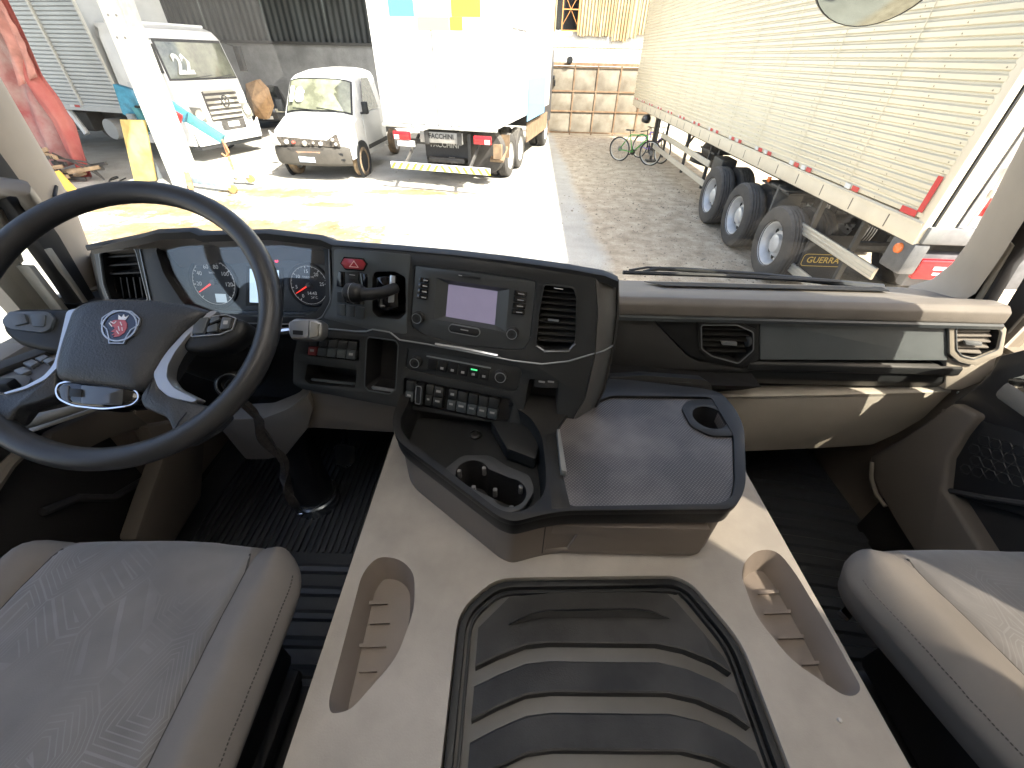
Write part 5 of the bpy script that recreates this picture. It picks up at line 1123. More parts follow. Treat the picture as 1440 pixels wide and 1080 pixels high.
# --- lower switch row
cup('switch_bed', pn, RSW, -.002, -.012, inner, db, .001)
q = pp((571, 532), (716, 562), (711, 594), (569, 564))
U = [(.01, .09), (.115, .19), (.205, .275), (.285, .375), (.425, .505), (.515, .61), (.62, .71), (.72, .81), (.82, .91)]
for i, (u0, u1) in enumerate(U):
    if i == 1:
        k = slab('rotary_key', pn, rpoly(sub(q, u0, .08, u1, .95), .004), -.010, .010, blackp, db, bevel=.001); ringslab('key_ring', pn, rpoly(sub(q, u0 + .005, .12, u1 - .015, .90), .004), .0012, .0095, .0115, mat('bright_edge', (.5, .5, .5)), k); continue
    s = slab('rocker_switch', pn, sub(q, u0, .08, u1, .50), -.010, .002, dblk, db, bevel=.0015)
    s = slab('rocker_switch', pn, sub(q, u0, .51, u1, .95), -.010, .0045, dsat if i > 3 or i == 0 else dblk, db, bevel=.002)
    slab('switch_print', pn, sub(q, u0 + .02, .62, u1 - .025, .70), .0046, .005, grl, s)
    if i in (3, 4): slab('switch_print', pn, sub(q, u0 + .02, .2, u1 - .025, .3), .0021, .0025, grl, s)

# ================================================================== INSTRUMENT CLUSTER
hp = Fr(atY(330, 390, .775), (1, 0, 0), (-.06, -.93, .34))
def hpp(*a): return [hp.px(x, y) for x, y in a]
HO = rpoly(hpp((192, 333), (206, 329), (222, 324), (268, 322), (282, 327), (372, 324), (452, 333), (465, 343), (467, 425), (455, 447), (430, 458), (300, 455), (212, 428), (202, 380)), .008, 3)
HI = rpoly(hpp((218, 349), (240, 343), (375, 339), (442, 342), (456, 351), (458, 418), (449, 436), (425, 446), (300, 444), (258, 428), (230, 385)), .010, 3)
slab('cluster_hood', hp, HO, -.05, 0, dblk, db, holes=[HI], bevel=.004, seg=3)
ringslab('hood_edge', hp, inset(HO, .0015), .0022, -.001, .0025, edge, db, bevel=.0006)
cs = slab('cluster_face', hp, inset(HI, -.006), -.05, -.044, mat('cluster_grey', (.075, .083, .090), .45, mottle=.06), db)
cf_ = Fr(hp.pt(0, 0, -.044), hp.u, hp.n)
dial = mat('dial_black', (.018, .019, .021), .5); wpr = mat('dial_print', (.62, .62, .60), .5, emit=(1, 1, 1), estr=.05); redn = mat('needle_red', (.75, .05, .03), .4, emit=(1, .05, .03), estr=.35)
def gauge(x, y, rpx, labs, a0, a1, needle, small, nm):
    c = cf_.px(x, y); e = cf_.px(x + rpx, y); r = ((c[0] - e[0]) ** 2 + (c[1] - e[1]) ** 2) ** .5
    gz = G().lathe([(r * 1.16, 0), (r * 1.12, .004), (r * 1.04, .004), (r * 1.02, .0005), (.0001, .0005)], cf_.pt(*c, 0), cf_.n, 40).build('gauge', dial, db, ang=30)
    g = G(); g.plate(cf_, circ(*c, r * .98, 36), [circ(*c, r * .965, 36)], .0008, .0012)
    def at(a, k): return (c[0] + r * k * cos(a), c[1] + r * k * sin(a))
    n_ = len(labs) - 1
    for i in range(n_ * 4 + 1):
        a = rad(a0 + (a1 - a0) * i / (n_ * 4)); L_ = .86 if i % 4 == 0 else .92; w_ = .018 if i % 4 == 0 else .009
        p, q = at(a, .97), at(a, L_); t = (-sin(a) * r * w_, cos(a) * r * w_)
        g.plate(cf_, [(p[0] - t[0], p[1] - t[1]), (p[0] + t[0], p[1] + t[1]), (q[0] + t[0], q[1] + t[1]), (q[0] - t[0], q[1] - t[1])], [], .0008, .0012)
    g.build('dial_marks', wpr, gz, kind='stuff', smooth=False)
    for i, s in enumerate(labs):
        if s: a = rad(a0 + (a1 - a0) * i / n_); p = at(a, .70); text('dial_number', s, r * .25, cf_, p[0], p[1], .0010, wpr, gz)
    text('dial_text', small, r * .13, cf_, c[0], c[1] + r * .42, .0010, wpr, gz)
    a = rad(needle); p0, p1 = at(a, -.10), at(a, .86); t = (-sin(a) * r * .045, cos(a) * r * .045)
    G().hexa([cf_.pt(p0[0] - t[0], p0[1] - t[1], .003), cf_.pt(p0[0] + t[0], p0[1] + t[1], .003), cf_.pt(p1[0] + t[0] * .3, p1[1] + t[1] * .3, .003), cf_.pt(p1[0] - t[0] * .3, p1[1] - t[1] * .3, .003)], [cf_.pt(p0[0] - t[0], p0[1] - t[1], .0045), cf_.pt(p0[0] + t[0], p0[1] + t[1], .0045), cf_.pt(p1[0] + t[0] * .3, p1[1] + t[1] * .3, .0045), cf_.pt(p1[0] - t[0] * .3, p1[1] - t[1] * .3, .0045)]).build('needle', redn, gz)
    G().lathe([(r * .13, .001), (r * .12, .006), (.0001, .007)], cf_.pt(*c, 0), cf_.n, 16).build('needle_cap', mat('cap_grey', (.12, .12, .12), .4), gz)
    return gz, c, r
gz, c, r = gauge(301, 397, 30, ['', '20', '40', '60', '80', '100', '120', ''], 225, -45, 211, 'km/h', 's')
slab('trip_display', cf_, [(c[0] - r * .05, c[1] - r * .88), (c[0] + r * .45, c[1] - r * .88), (c[0] + r * .45, c[1] - r * .5), (c[0] - r * .05, c[1] - r * .5)], .0008, .0012, mat('lcd_pale', (.30, .38, .42), .3, emit=(.7, .85, .95), estr=.15), gz)
gz, c, r = gauge(435, 401, 26, ['0', '5', '10', '15', '20', '25'], 235, 5, 211, '1/min x 100', 'r')
text('clock_text', '14:43', r * .24, cf_, c[0] + r * .10, c[1] - r * .42, .0010, wpr, gz); text('clock_text', '24\u00b0C', r * .17, cf_, c[0] + r * .2, c[1] - r * .64, .0010, wpr, gz)
slab('display_frame', cf_, cf_.poly([(347, 374), (399, 376), (398, 432), (346, 430)]), 0, .0015, dial, cs, bevel=.0004)
slab('display', cf_, cf_.poly([(352, 378), (393, 380), (392, 427), (352, 425)]), .0016, .002, mat('lcd_blue', (.38, .50, .60), .3, emit=(.6, .8, 1), estr=.30), cs)
for x, y in ((389, 366), (421, 441)):
    o = cf_.px(x, y); g = G(); g.plate(cf_, rrect(*o, .006, .0075, .0015), [rrect(*o, .0032, .004, .001)], .0008, .0012); g.build('warning_lamp', mat('warning_red', (.8, .02, .05), .4, emit=(1, .03, .08), estr=1.3), cs, smooth=False)
slab('lower_shelf', cf_, cf_.poly([(262, 436), (300, 434), (430, 438), (448, 436), (430, 452), (300, 452)]), 0, .014, dsat, cs, bevel=.002)
slab('cluster_lens', hp, inset(HI, .002), -.014, -.012, glassmat('lens_glass', (.93, .94, .95), .9), cs)
# --- left vent and side of the dash
lf = Fr(atY(168, 385, .785), (1, -.12, 0), (.05, -.95, .25))
LVO = rpoly(lf.poly([(131, 349), (192, 342), (214, 428), (152, 432), (140, 400)]), .004)
LVI = rpoly(lf.poly([(141, 356), (189, 350), (207, 422), (156, 424), (147, 400)]), .006)
lv = slab('side_vent', lf, LVO, -.05, 0, dsat, db, holes=[LVI], bevel=.003); cup('cavity', lf, LVI, -.004, -.048, inner, lv, .002); ringslab('frame_edge', lf, inset(LVI, -.003), .0016, -.001, .0015, edge, lv)
for i, (x, y) in enumerate(((150, 362), (151, 374), (152, 386))):
    A0, B0 = lf.P(x - 4, y, -.012), lf.P(x + 40 + i * 3, y - 3, -.012); dv = -lf.n * .016 + lf.v * .004; th = lf.v * .0014
    G().hexa([A0 - th, B0 - th, B0 + th, A0 + th], [A0 - th + dv, B0 - th + dv, B0 + th + dv, A0 + th + dv]).build('slat', rimm, lv)
for i in range(5):
    x = 160 + i * 9; A0, B0 = lf.P(x, 390, -.02), lf.P(x + 5, 420, -.02); th = lf.u * .0012; dv = -lf.n * .02
    G().hexa([A0 - th, B0 - th, B0 + th, A0 + th], [A0 - th + dv, B0 - th + dv, B0 + th + dv, A0 + th + dv]).build('fin', rimm, lv)
slab('top_cap', lf, rpoly(lf.poly([(127, 344), (160, 337), (204, 329), (206, 338), (160, 346), (130, 352)]), .003), -.12, .012, dblk, lv, bevel=.004)
G().hexa([atY(128, 352, .83), atY(152, 435, .83), atY(215, 430, .83), atY(205, 335, .83)], [atY(126, 360, 1.15), atY(150, 470, 1.15), atY(240, 470, 1.15), atY(210, 345, 1.15)]).build('vent_body', dblk, lv)

# ================================================================== PASSENGER SIDE OF THE DASH
pd2 = Fr(atY(1100, 480, .86), (1, 0, 0), (0, -1, .12))
X0, X1 = .16, 1.155
def prof(x, pts): return [V((x, y, z)) for y, z in pts]
def extr(name, pts, x0, x1, m, bevel=.004, n=1, taper=None, **k):
    g = G(); rings = []
    for i in range(n + 1):
        x = x0 + (x1 - x0) * i / n; rings.append(prof(x, [(y, z) for y, z in pts] if taper is None else taper(i / n, pts)))
    return g.loft(rings).build(name, m, db, bevel=bevel, **k)
extr('passenger_top', [(1.19, 2.085), (1.15, 2.105), (1.08, 2.130), (.98, 2.155), (.91, 2.185), (.872, 2.190), (.858, 2.178), (.855, 2.152), (.862, 2.146), (.95, 2.12), (1.18, 2.0)], X0, X1, dgrey, .004, ang=30)
G().hexa([(.40, 1.02, 2.150), (1.0, 1.02, 2.150), (1.02, 1.07, 2.138), (.36, 1.07, 2.138)], [(.40, 1.02, 2.1515), (1.0, 1.02, 2.1515), (1.02, 1.07, 2.1395), (.36, 1.07, 2.1395)]).build('defroster_slot', inner, db)
extr('edge_roll', [(.858, 2.150), (.852, 2.146), (.852, 2.138), (.862, 2.136)], X0, X1, dsat, 0)
extr('face_backing', [(.885, 2.142), (.885, 2.03), (.865, 2.028), (.855, 2.018), (.853, 1.975), (.872, 1.945), (.885, 1.935), (1.15, 1.93), (1.15, 2.02)], X0, X1 - .012, dblk, .005)
PANL = rpoly(pd2.poly([(1069, 450), (1328, 452), (1331, 506), (1069, 505)]), .002)
slab('storage_lid', pd2, PANL, -.03, .002, mat('lid_blue_grey', (.125, .142, .150), .38, bump=.12, bscale=450, mottle=.1, mscale=8), db, bevel=.005, seg=3)
slab('vent_field', pd2, rpoly(pd2.poly([(918, 449), (1066, 450), (1067, 505), (1045, 516), (985, 505), (968, 498)]), .003), -.022, .003, dblk, db, holes=[rpoly(pd2.poly([(985, 456), (1034, 456), (1056, 466), (1056, 490), (1036, 508), (1000, 498), (986, 488)]), .006)], bevel=.002)
slab('side_field', pd2, pd2.poly([(840, 448), (917, 449), (966, 500), (984, 509), (1045, 519), (1068, 509), (1067, 516), (1050, 524), (1000, 520), (900, 520), (840, 525)]), -.03, .0, mat('grain_black', (.032, .033, .034), .5, bump=.5, bscale=330), db, bevel=.002)
extr('lower_shelf', [(.853, 2.030), (.847, 2.024), (.846, 2.006), (.852, 2.000)], .60, X1 - .015, dblk, .002)
def dvent(outer, inner_, slats, m_edge, lab, vert=False):
    I = rpoly(pd2.poly(inner_), .006); v = slab('passenger_vent', pd2, rpoly(pd2.poly(outer), .006), -.002, .008, m_edge if vert else dblk, db, holes=[I], bevel=.002, label=lab); ringslab('vent_ring', pd2, inset(I, -.003), .0025, .004, .010, edge, v, bevel=.0008); cup('vent_cavity', pd2, I, .004, -.020, inner, v, .002)
    for (x0, y0, x1, y1) in slats:
        A0, B0 = pd2.P(x0, y0, .002), pd2.P(x1, y1, .002); dv = (-pd2.n + pd2.v * .55).normalized() * .016; th = pd2.v * .0012
        G().hexa([A0 - th, B0 - th, B0 + th, A0 + th], [A0 - th + dv, B0 - th + dv, B0 + th + dv, A0 + th + dv]).build('slat', dgrey if vert else rimm, v)
    return v
v = dvent([(979, 452), (1040, 452), (1062, 462), (1062, 492), (1040, 513), (995, 503), (982, 490)], [(985, 456), (1034, 456), (1056, 466), (1056, 490), (1036, 508), (1000, 498), (986, 488)], [(987, 463, 1048, 464), (988, 471, 1053, 472), (988, 479, 1053, 480), (989, 487, 1053, 488), (994, 494, 1050, 496)], dblk, 'dark vent in a six sided frame')
slab('vent_tab', pd2, pd2.poly([(1012, 478), (1034, 479), (1034, 484), (1014, 483)]), .002, .010, edge, v, bevel=.001); G().lathe([(.013, .0), (.013, .006)], pd2.P(1050, 480, .0), pd2.u, 14).build('vent_wheel', dsat, v)
v = dvent([(1331, 452), (1402, 453), (1411, 460), (1405, 497), (1368, 512), (1345, 507), (1332, 496)], [(1341, 460), (1398, 459), (1403, 466), (1398, 489), (1366, 502), (1350, 498), (1342, 489)], [(1342, 466, 1392, 466), (1342, 473, 1394, 473), (1342, 480, 1393, 481), (1344, 488, 1390, 489), (1348, 495, 1380, 497)], mat('sunlit_vent_frame', (.38, .35, .30), .4, mottle=.08), 'vent at the far passenger end, sunlight put into its pale colour', True)  # frame and slats coloured pale for the sun patch at this end
slab('vent_tab', pd2, pd2.poly([(1352, 477), (1376, 479), (1376, 484), (1354, 483)]), .002, .010, edge, v, bevel=.001)
slab('end_field', pd2, pd2.poly([(1332, 500), (1345, 510), (1368, 515), (1404, 500), (1398, 520), (1380, 538), (1352, 549), (1330, 549)]), -.03, -.001, mat('sunlit_vent_frame', (.3, .28, .24)), db, bevel=.004)  # same pale colour, sun patch painted onto the dash end
# glovebox: bulged beige lid
GO = [(1006, 556), (1100, 557), (1250, 553), (1344, 548), (1300, 590), (1262, 612), (1226, 628), (1160, 632), (1050, 637), (1006, 637)]
gf = Fr(atY(1100, 600, .84), (1, 0, 0), (0, -1, .10)); lo = rpoly([gf.px(x, y) for x, y in GO], .01)
g = G(); g.loft([[gf.pt(a, b, -.10) for a, b in lo], [gf.pt(a, b, -.014) for a, b in lo], [gf.pt(a, b, -.004) for a, b in inset(lo, .003)], [gf.pt(a, b, .001) for a, b in inset(lo, .009)]]); g.build('glovebox_lid', mat('glovebox_beige', (.46, .43, .375), .5, bump=.2, bscale=450, mottle=.08), db, ang=70)
G().hexa([(.55, .90, 1.93), (1.17, .90, 1.93), (1.17, 1.24, 1.93), (.55, 1.24, 1.93)], [(.55, .92, 1.72), (1.12, .92, 1.72), (1.12, 1.24, 1.6), (.55, 1.24, 1.6)]).build('glovebox_body', inner, db)
G().lathe([(.004, 0), (.003, .003)], atY(1347, 552, .84), (0, -1, .2), 8).build('screw', chrome, db)
# beige knee cover below panel
kf = Fr(atY(400, 600, .72), (1, 0, 0), (-.1, -.95, -.15))
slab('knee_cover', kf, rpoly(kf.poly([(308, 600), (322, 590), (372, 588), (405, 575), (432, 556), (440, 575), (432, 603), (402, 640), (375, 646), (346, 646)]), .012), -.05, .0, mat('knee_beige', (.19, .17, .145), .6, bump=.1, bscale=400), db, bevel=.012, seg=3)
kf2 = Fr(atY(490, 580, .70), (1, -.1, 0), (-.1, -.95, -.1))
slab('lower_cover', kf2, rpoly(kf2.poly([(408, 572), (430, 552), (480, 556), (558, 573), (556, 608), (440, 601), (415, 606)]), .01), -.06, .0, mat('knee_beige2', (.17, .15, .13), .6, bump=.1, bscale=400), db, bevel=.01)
G().hexa([(-.72, .80, 2.14), (-.05, .74, 2.05), (-.05, 1.2, 2.0), (-.95, 1.2, 2.1)], [(-.72, .82, 1.90), (-.10, .76, 1.95), (-.1, 1.2, 1.8), (-.9, 1.2, 1.8)]).build('dash_core', inner, db)
G().hexa([(-1.12, .90, 2.12), (-.6, .86, 2.12), (-.6, 1.24, 2.08), (-1.12, 1.24, 2.08)], [(-1.12, .96, 1.7), (-.6, .95, 1.7), (-.6, 1.24, 1.6), (-1.12, 1.24, 1.6)]).build('dash_core', inner, db)
G().hexa([(-.15, .72, 2.06), (.62, .80, 1.99), (.62, 1.2, 2.0), (-.15, 1.2, 2.0)], [(-.15, .74, 1.93), (.62, .86, 1.93), (.62, 1.2, 1.9), (-.15, 1.2, 1.9)]).build('dash_core', inner, db)

# ================================================================== STEERING WHEEL
sn = V((.089, -.638, .765)); sc = V((-.606, .551, 2.293))
sw_ = Fr(sc, (1, .1, .0), sn)
stw = thing('steering_wheel', 'large four spoke leather steering wheel with silver trims and griffin badge', 'steering wheel', sc)
leather = mat('wheel_leather', (.028, .029, .031), .40, bump=.12, bscale=300, mottle=.15, mscale=12)
grain = mat('hub_grain', (.030, .033, .038), .42, bump=.7, bscale=330)
silv = mat('satin_silver', (.46, .47, .48), .33, .85)
RR = .2175
G().tube([sw_.pt(RR * cos(a), RR * sin(a), 0) for a in [2 * pi * k / 72 for k in range(72)]], .0172, 14, closed=True).build('rim', leather, stw, ang=80)
def swp(*a, d=0.): return [sw_.px(x, y, d) for x, y in a]
def dome(name, fr, pts, levels, m, parent, ang=50, true=False, **k):
    """levels: (inset, height) rings; closes with a cap"""
    c = sum((V(p) for p in pts), V((0, 0))) / len(pts)
    def shr(i):
        if not i: return pts
        if true: return inset(pts, i)
        out = []
        for p in pts:
            d = c - V(p); out.append(tuple(V(p) + d * min(.9, i / max(d.length, .02))))
        return out
    g = G(); g.loft([[fr.pt(a, b, h) for a, b in shr(i)] for i, h in levels]); return g.build(name, m, parent, ang=ang, **k)
HB = rpoly(swp((128, 426), (160, 421), (215, 423), (270, 430), (303, 440), (268, 468), (240, 500), (222, 530), (207, 553), (150, 546), (86, 537), (84, 515), (92, 485), (102, 455), (108, 437)), .012, 4)
hub = dome('hub', sw_, HB, ((0, -.045), (0, .002), (.003, .009), (.010, .014), (.03, .018)), grain, stw)
# lower horn bar in piano black
LBR = rpoly(swp((86, 540), (100, 536), (160, 539), (196, 548), (202, 560), (190, 572), (150, 577), (105, 572), (86, 562), (82, 550)), .012, 4)
lb_ = dome('lower_trim', sw_, LBR, ((0, -.03), (0, .002), (.002, .005), (.012, .008)), gloss, stw)
ringslab('trim_ring', sw_, LBR, .0022, .001, .006, chrome, lb_, bevel=.0006)
slab('trim_switch', sw_, rpoly(swp((108, 548), (124, 549), (124, 560), (107, 559)), .002), .006, .011, blackp, lb_, bevel=.0012)
slab('trim_insert', sw_, rpoly(swp((122, 543), (180, 549), (178, 571), (122, 569)), .003), .005, .009, mat('smoke_black', (.05, .055, .06), .15, coat=.6), lb_, bevel=.001)
slab('trim_insert', sw_, rpoly(swp((91, 545), (106, 543), (106, 568), (94, 562)), .003), .005, .0085, mat('smoke_black', (.05, .055, .06)), lb_, bevel=.001)
# pods
def pod(out, nm):
    o = rpoly(swp(*out), .008, 3); return dome(nm, sw_, o, ((0, -.035), (0, -.004), (.003, .002), (.01, .004)), blackp, stw)
lp = pod([(3, 452), (10, 440), (28, 434), (90, 434), (116, 437), (104, 462), (94, 496), (60, 493), (25, 484), (8, 470)], 'left_button_pod')
bt_m = mat('button_slate', (.075, .085, .095), .35, mottle=.05)
o = rpoly(swp((12, 453), (22, 441), (74, 441), (84, 450), (78, 466), (66, 470), (24, 465), (14, 460)), .004); slab('rocker_pad', sw_, o, .002, .009, bt_m, lp, bevel=.003)
slab('pad_ridge', sw_, rpoly(swp((26, 446), (46, 445), (50, 458), (32, 462)), .002), .009, .0125, bt_m, lp, bevel=.002); slab('pad_ridge', sw_, rpoly(swp((52, 445), (74, 446), (72, 462), (56, 462)), .002), .009, .0105, dsat, lp, bevel=.0015)
rp = pod([(257, 493), (262, 470), (280, 452), (300, 440), (330, 446), (348, 452), (345, 470), (318, 488), (290, 494)], 'right_button_pod')
o = rpoly(swp((284, 449), (322, 444), (336, 449), (331, 466), (312, 473), (272, 476), (275, 460)), .003); slab('button_bed', sw_, o, .002, .006, gloss, rp, bevel=.001); ringslab('bed_ring', sw_, o, .0015, .004, .0075, silv, rp)
for q in ([(278, 460), (288, 450), (299, 449), (292, 471), (276, 472)], [(302, 449), (312, 447), (314, 452), (300, 458)], [(318, 449), (330, 450), (327, 464), (314, 466)], [(298, 462), (311, 457), (310, 468), (296, 470)]):
    slab('spoke_button', sw_, rpoly(swp(*q), .0015), .005, .010, bt_m, rp, bevel=.0015)
slab('button_print', sw_, rpoly(swp((320, 454), (326, 454), (325, 459), (319, 459)), .0005), .010, .0105, grl, rp)
# lower spokes
sp1 = rpoly(swp((86, 515), (84, 538), (86, 556), (60, 566), (32, 574), (15, 596), (-8, 602), (-14, 556), (20, 553), (50, 545), (75, 528)), .006, 3)
dome('spoke', sw_, sp1, ((0, -.025), (0, .002), (.0015, .005), (.003, .006)), grain, stw, true=True)
sp2 = rpoly(swp((224, 522), (226, 545), (242, 556), (272, 566), (300, 574), (318, 584), (300, 604), (262, 626), (240, 628), (246, 606), (238, 588), (205, 574), (200, 560), (212, 540)), .006, 3)
dome('spoke', sw_, sp2, ((0, -.025), (0, .002), (.0015, .005), (.003, .006)), grain, stw, true=True)
G().tube([sw_.P(*q, .008) for q in ((245, 604), (252, 592), (262, 580))], .0008, 4).build('spoke_seam', seal, stw)
# silver trims
def trim(outer, lv=((0, -.012), (0, .006), (.0012, .0082))): return dome('silver_trim', sw_, rpoly(swp(*outer), .006, 5), lv, silv, stw, true=True)
trim([(100, 439), (116, 435), (122, 437), (108, 462), (96, 497), (90, 518), (72, 536), (45, 549), (15, 557), (12, 553), (42, 544), (68, 530), (82, 514), (88, 492)])
trim([(303, 438), (312, 441), (292, 455), (270, 474), (252, 497), (242, 516), (240, 532), (250, 546), (284, 563), (276, 568), (242, 560), (226, 546), (220, 528), (229, 505), (250, 474), (278, 452)])
# badge
bf_ = Fr(sw_.pt(0, 0, .018), sw_.u, sw_.n); bc = bf_.px(170, 461)
def bo(pts, s=.0275, rt=-.05): return [(bc[0] + s * (x * cos(rt) - y * sin(rt)), bc[1] + s * (x * sin(rt) + y * cos(rt))) for x, y in pts]
bd = slab('badge', bf_, bo([(-.8, .72), (-.45, .98), (.45, .98), (.8, .72), (1.0, .55), (1.0, .1), (.72, -.15), (.55, -.62), (.42, -.95), (-.42, -.95), (-.55, -.62), (-.72, -.15), (-1.0, .1), (-1.0, .55)]), -.004, .001, blackp, stw, bevel=.001)
slab('badge_disc', bf_, bo(circ(0, .08, .80, 28)), .001, .0020, mat('badge_blue', (.012, .022, .055), .25, coat=.5), bd)
ringslab('badge_ring', bf_, bo(circ(0, .08, .90, 30)), .0022, .001, .0035, silv, bd)
ringslab('badge_ring', bf_, bo([(-.78, .70), (-.45, .96), (.45, .96), (.78, .70), (.96, .52), (.96, .15), (.62, -.15), (.45, -.6), (.38, -.93), (-.38, -.93), (-.45, -.6), (-.62, -.15), (-.96, .15), (-.96, .52)]), .0016, .001, .0032, silv, bd)
gr_m = mat('griffin_red', (.40, .10, .13), .4); wh_m = mat('badge_white', (.75, .75, .76), .3, .3)
slab('griffin_head', bf_, bo([(-.52, .28), (-.30, .40), (-.05, .42), (.22, .40), (.34, .22), (.38, -.05), (.30, -.30), (.10, -.50), (-.22, -.58), (-.12, -.42), (-.30, -.46), (-.16, -.26), (-.36, -.26), (-.20, -.08), (-.30, .02), (-.48, .06), (-.34, .14)]), .0020, .0030, gr_m, bd)
slab('crown', bf_, bo([(-.12, .44), (.24, .42), (.36, .70), (.20, .56), (.10, .74), (.02, .56), (-.16, .70)]), .0020, .0032, wh_m, bd)
g = G()
for a, b in (((-.5, .3), (-.28, .2)), ((-.28, .2), (-.2, .34)), ((.0, .3), (.12, .1)), ((.14, .0), (.2, -.2)), ((-.05, .05), (.05, -.2)), ((-.1, -.2), (.05, -.38)), ((-.55, .24), (-.36, .02))):
    A, B = bo([a, b]); stroke(g, bf_, A, B, .0012, .0030, .0034)
g.build('griffin_lines', wh_m, bd, kind='stuff')
# column and stalks
G().lathe([(.04, -.04), (.045, -.07), (.048, -.12), (.052, -.22), (.05, -.36)], sc, sn, 24).build('column_shroud', blackp, stw)
sk = thing('ignition', 'ignition lock on the steering column with a dark braided lanyard hanging from it', 'ignition lock', atY(325, 540, .70))
io = atY(324, 541, .655); ix = (CAMC - io).normalized() * .5 + V((0, -.5, .3))
G().lathe([(.030, -.05), (.030, 0), (.026, .006), (.020, .006), (.018, -.002), (.001, -.002)], io, ix, 26).build('lock_ring', blackp, sk)
G().lathe([(.0245, .0062), (.023, .0075), (.0215, .0062)], io, ix, 26, cap=False).build('ring_edge', edge, sk)
G().box(io + ix.normalized() * .008, (.006, .018, .018)).build('key', blackp, sk, bevel=.003)
ly = thing('lanyard', 'dark braided key lanyard hanging down from the steering column to the floor mat', 'lanyard', atY(340, 565, .60))
L0 = atY(342, 566, .62); g = G(); rings = []; g2 = G(); r2 = []
for k in range(40):
    t = k / 39; p = L0 + V((.012 * sin(3 * t) + .004 * sin(14 * t), .01 * sin(5 * t), -.36 * t)); a = .5 + 2.4 * sin(4.2 * t); w_ = .0095 if t < .93 else .0095 * (1 - (t - .93) * 9)
    s = V((cos(a), sin(a), 0)) * max(w_, .003); n_ = V((-sin(a), cos(a), 0)) * .0015
    rings.append([p - s - n_, p + s - n_, p + s + n_, p - s + n_]); o_ = V((.006 * sin(16 * t), -.006 + .004 * cos(12 * t), 0)); a2 = a + 1.4; s2 = V((cos(a2), sin(a2), 0)) * max(w_, .003); n2 = V((-sin(a2), cos(a2), 0)) * .0015
    r2.append([p + o_ - s2 - n2, p + o_ + s2 - n2, p + o_ + s2 + n2, p + o_ - s2 + n2])
lym = mat('lanyard_cloth', (.020, .019, .020), .8, col2=(.055, .05, .05), mscale=120)
g.loft(rings).build('strap', lym, ly); g2.loft(r2).build('strap', lym, ly)
e = L0 + V((0, 0, -.36)); G().tube([e, e + V((.006, 0, -.012)), e + V((.004, 0, -.03)), e + V((-.006, 0, -.03)), e + V((-.004, 0, -.014)), e], .0016, 6).build('clip', chrome, ly)
rs = thing('retarder_stalk', 'chrome edged stalk with grey paddle right of the steering wheel', 'stalk', atY(430, 465, .66))
sf_ = Fr(atY(430, 465, .655), (1, .0, 0), (.0, -.8, .6))
G().tube([sf_.P(330, 474, -.02), sf_.P(380, 468, -.006), sf_.P(412, 464, -.004)], [.009, .008, .007], 10).build('arm', chrome, rs)
hd_ = dome('paddle', sf_, rpoly(sf_.poly([(406, 454), (416, 448), (446, 449), (455, 455), (454, 472), (446, 479), (412, 478), (407, 470)]), .004), ((0, -.02), (0, .0), (.002, .004), (.005, .006)), silv, rs)
slab('paddle_cap', sf_, rpoly(sf_.poly([(411, 453), (438, 451), (436, 475), (412, 474)]), .003), .005, .010, mat('paddle_blue_grey', (.22, .24, .27), .3), hd_, bevel=.0015)
slab('paddle_cap', sf_, rpoly(sf_.poly([(441, 453), (452, 456), (450, 473), (439, 476)]), .002), .005, .010, mat('paddle_grey', (.25, .24, .21), .4), hd_, bevel=.0015)
slab('paddle_print', sf_, rpoly(sf_.poly([(416, 465), (430, 466), (430, 472), (416, 471)]), .001), .0101, .0106, blackp, hd_)
ls = thing('wiper_stalk', 'pair of grey tipped stalks reaching left below the steering wheel', 'stalk', atY(90, 580, .60))
G().tube([atY(150, 562, .62), atY(95, 578, .56), atY(45, 592, .53), atY(31, 597, .525)], [.006, .009, .012, .009], 10).build('stalk', mat('stalk_grey', (.20, .20, .19), .3), ls, ang=60)
G().tube([atY(155, 568, .62), atY(95, 588, .56), atY(38, 607, .53)], .0045, 8).build('stalk', mat('stalk_pale', (.5, .48, .43), .35), ls)

# ================================================================== FLOOR: mats, column boot, pedal
fm = mat('floor_rubber', (.045, .049, .054), .42, bump=.2, bscale=200)
dm = thing('floor_mat', 'black ribbed rubber floor mat beside the driver seat and pedals', 'floor mat', (-.7, .8, ZF))
G().box((-.70, .72, ZF + .006), (.80, .95, .012)).build('base', fm, dm, bevel=.003)
for k in range(34): G().box((-1.0 + k * .0205, .88, ZF + .016), (.009, .46, .008)).build('rib', fm, dm, bevel=.002)
for k in range(5):
    y = .60 - k * .065; G().tube([(-1.0, y - .01, ZF + .012), (-.6, y, ZF + .012), (-.42, y + .0, ZF + .012), (-.34, y - .03, ZF + .012)], .016, 8).build('wide_rib', fm, dm)
pm2 = thing('floor_mat', 'black rubber floor mat with broad curved ribs in front of the passenger seat', 'floor mat', (.9, .8, ZF))
G().box((.87, .72, ZF + .006), (.66, .95, .012)).build('base', fm, pm2, bevel=.003)
for k in range(13):
    y = 1.06 - k * .064; G().loft([[V((x, y + dy - .10 * max(0, (x - .85)) ** 1.5 * 3, ZF + .010 + h)) for dy, h in ((-.024, 0), (-.018, .012), (.010, .012), (.020, 0))] for x in (.55, .65, .75, .85, .92, .98, 1.05, 1.12, 1.18)]).build('wide_rib', fm, pm2, ang=40)
bo_ = thing('column_boot', 'dark steering column boot with a silver collar standing on the driver floor mat', 'column boot', (-.66, .83, ZF))
bx_ = V((-.655, .835, ZF + .01)); G().lathe([(.072, 0), (.072, .045), (.066, .05)], bx_, (0, 0, 1), 30).build('collar', mat('collar_metal', (.30, .33, .36), .25, .85), bo_, bevel=.0)
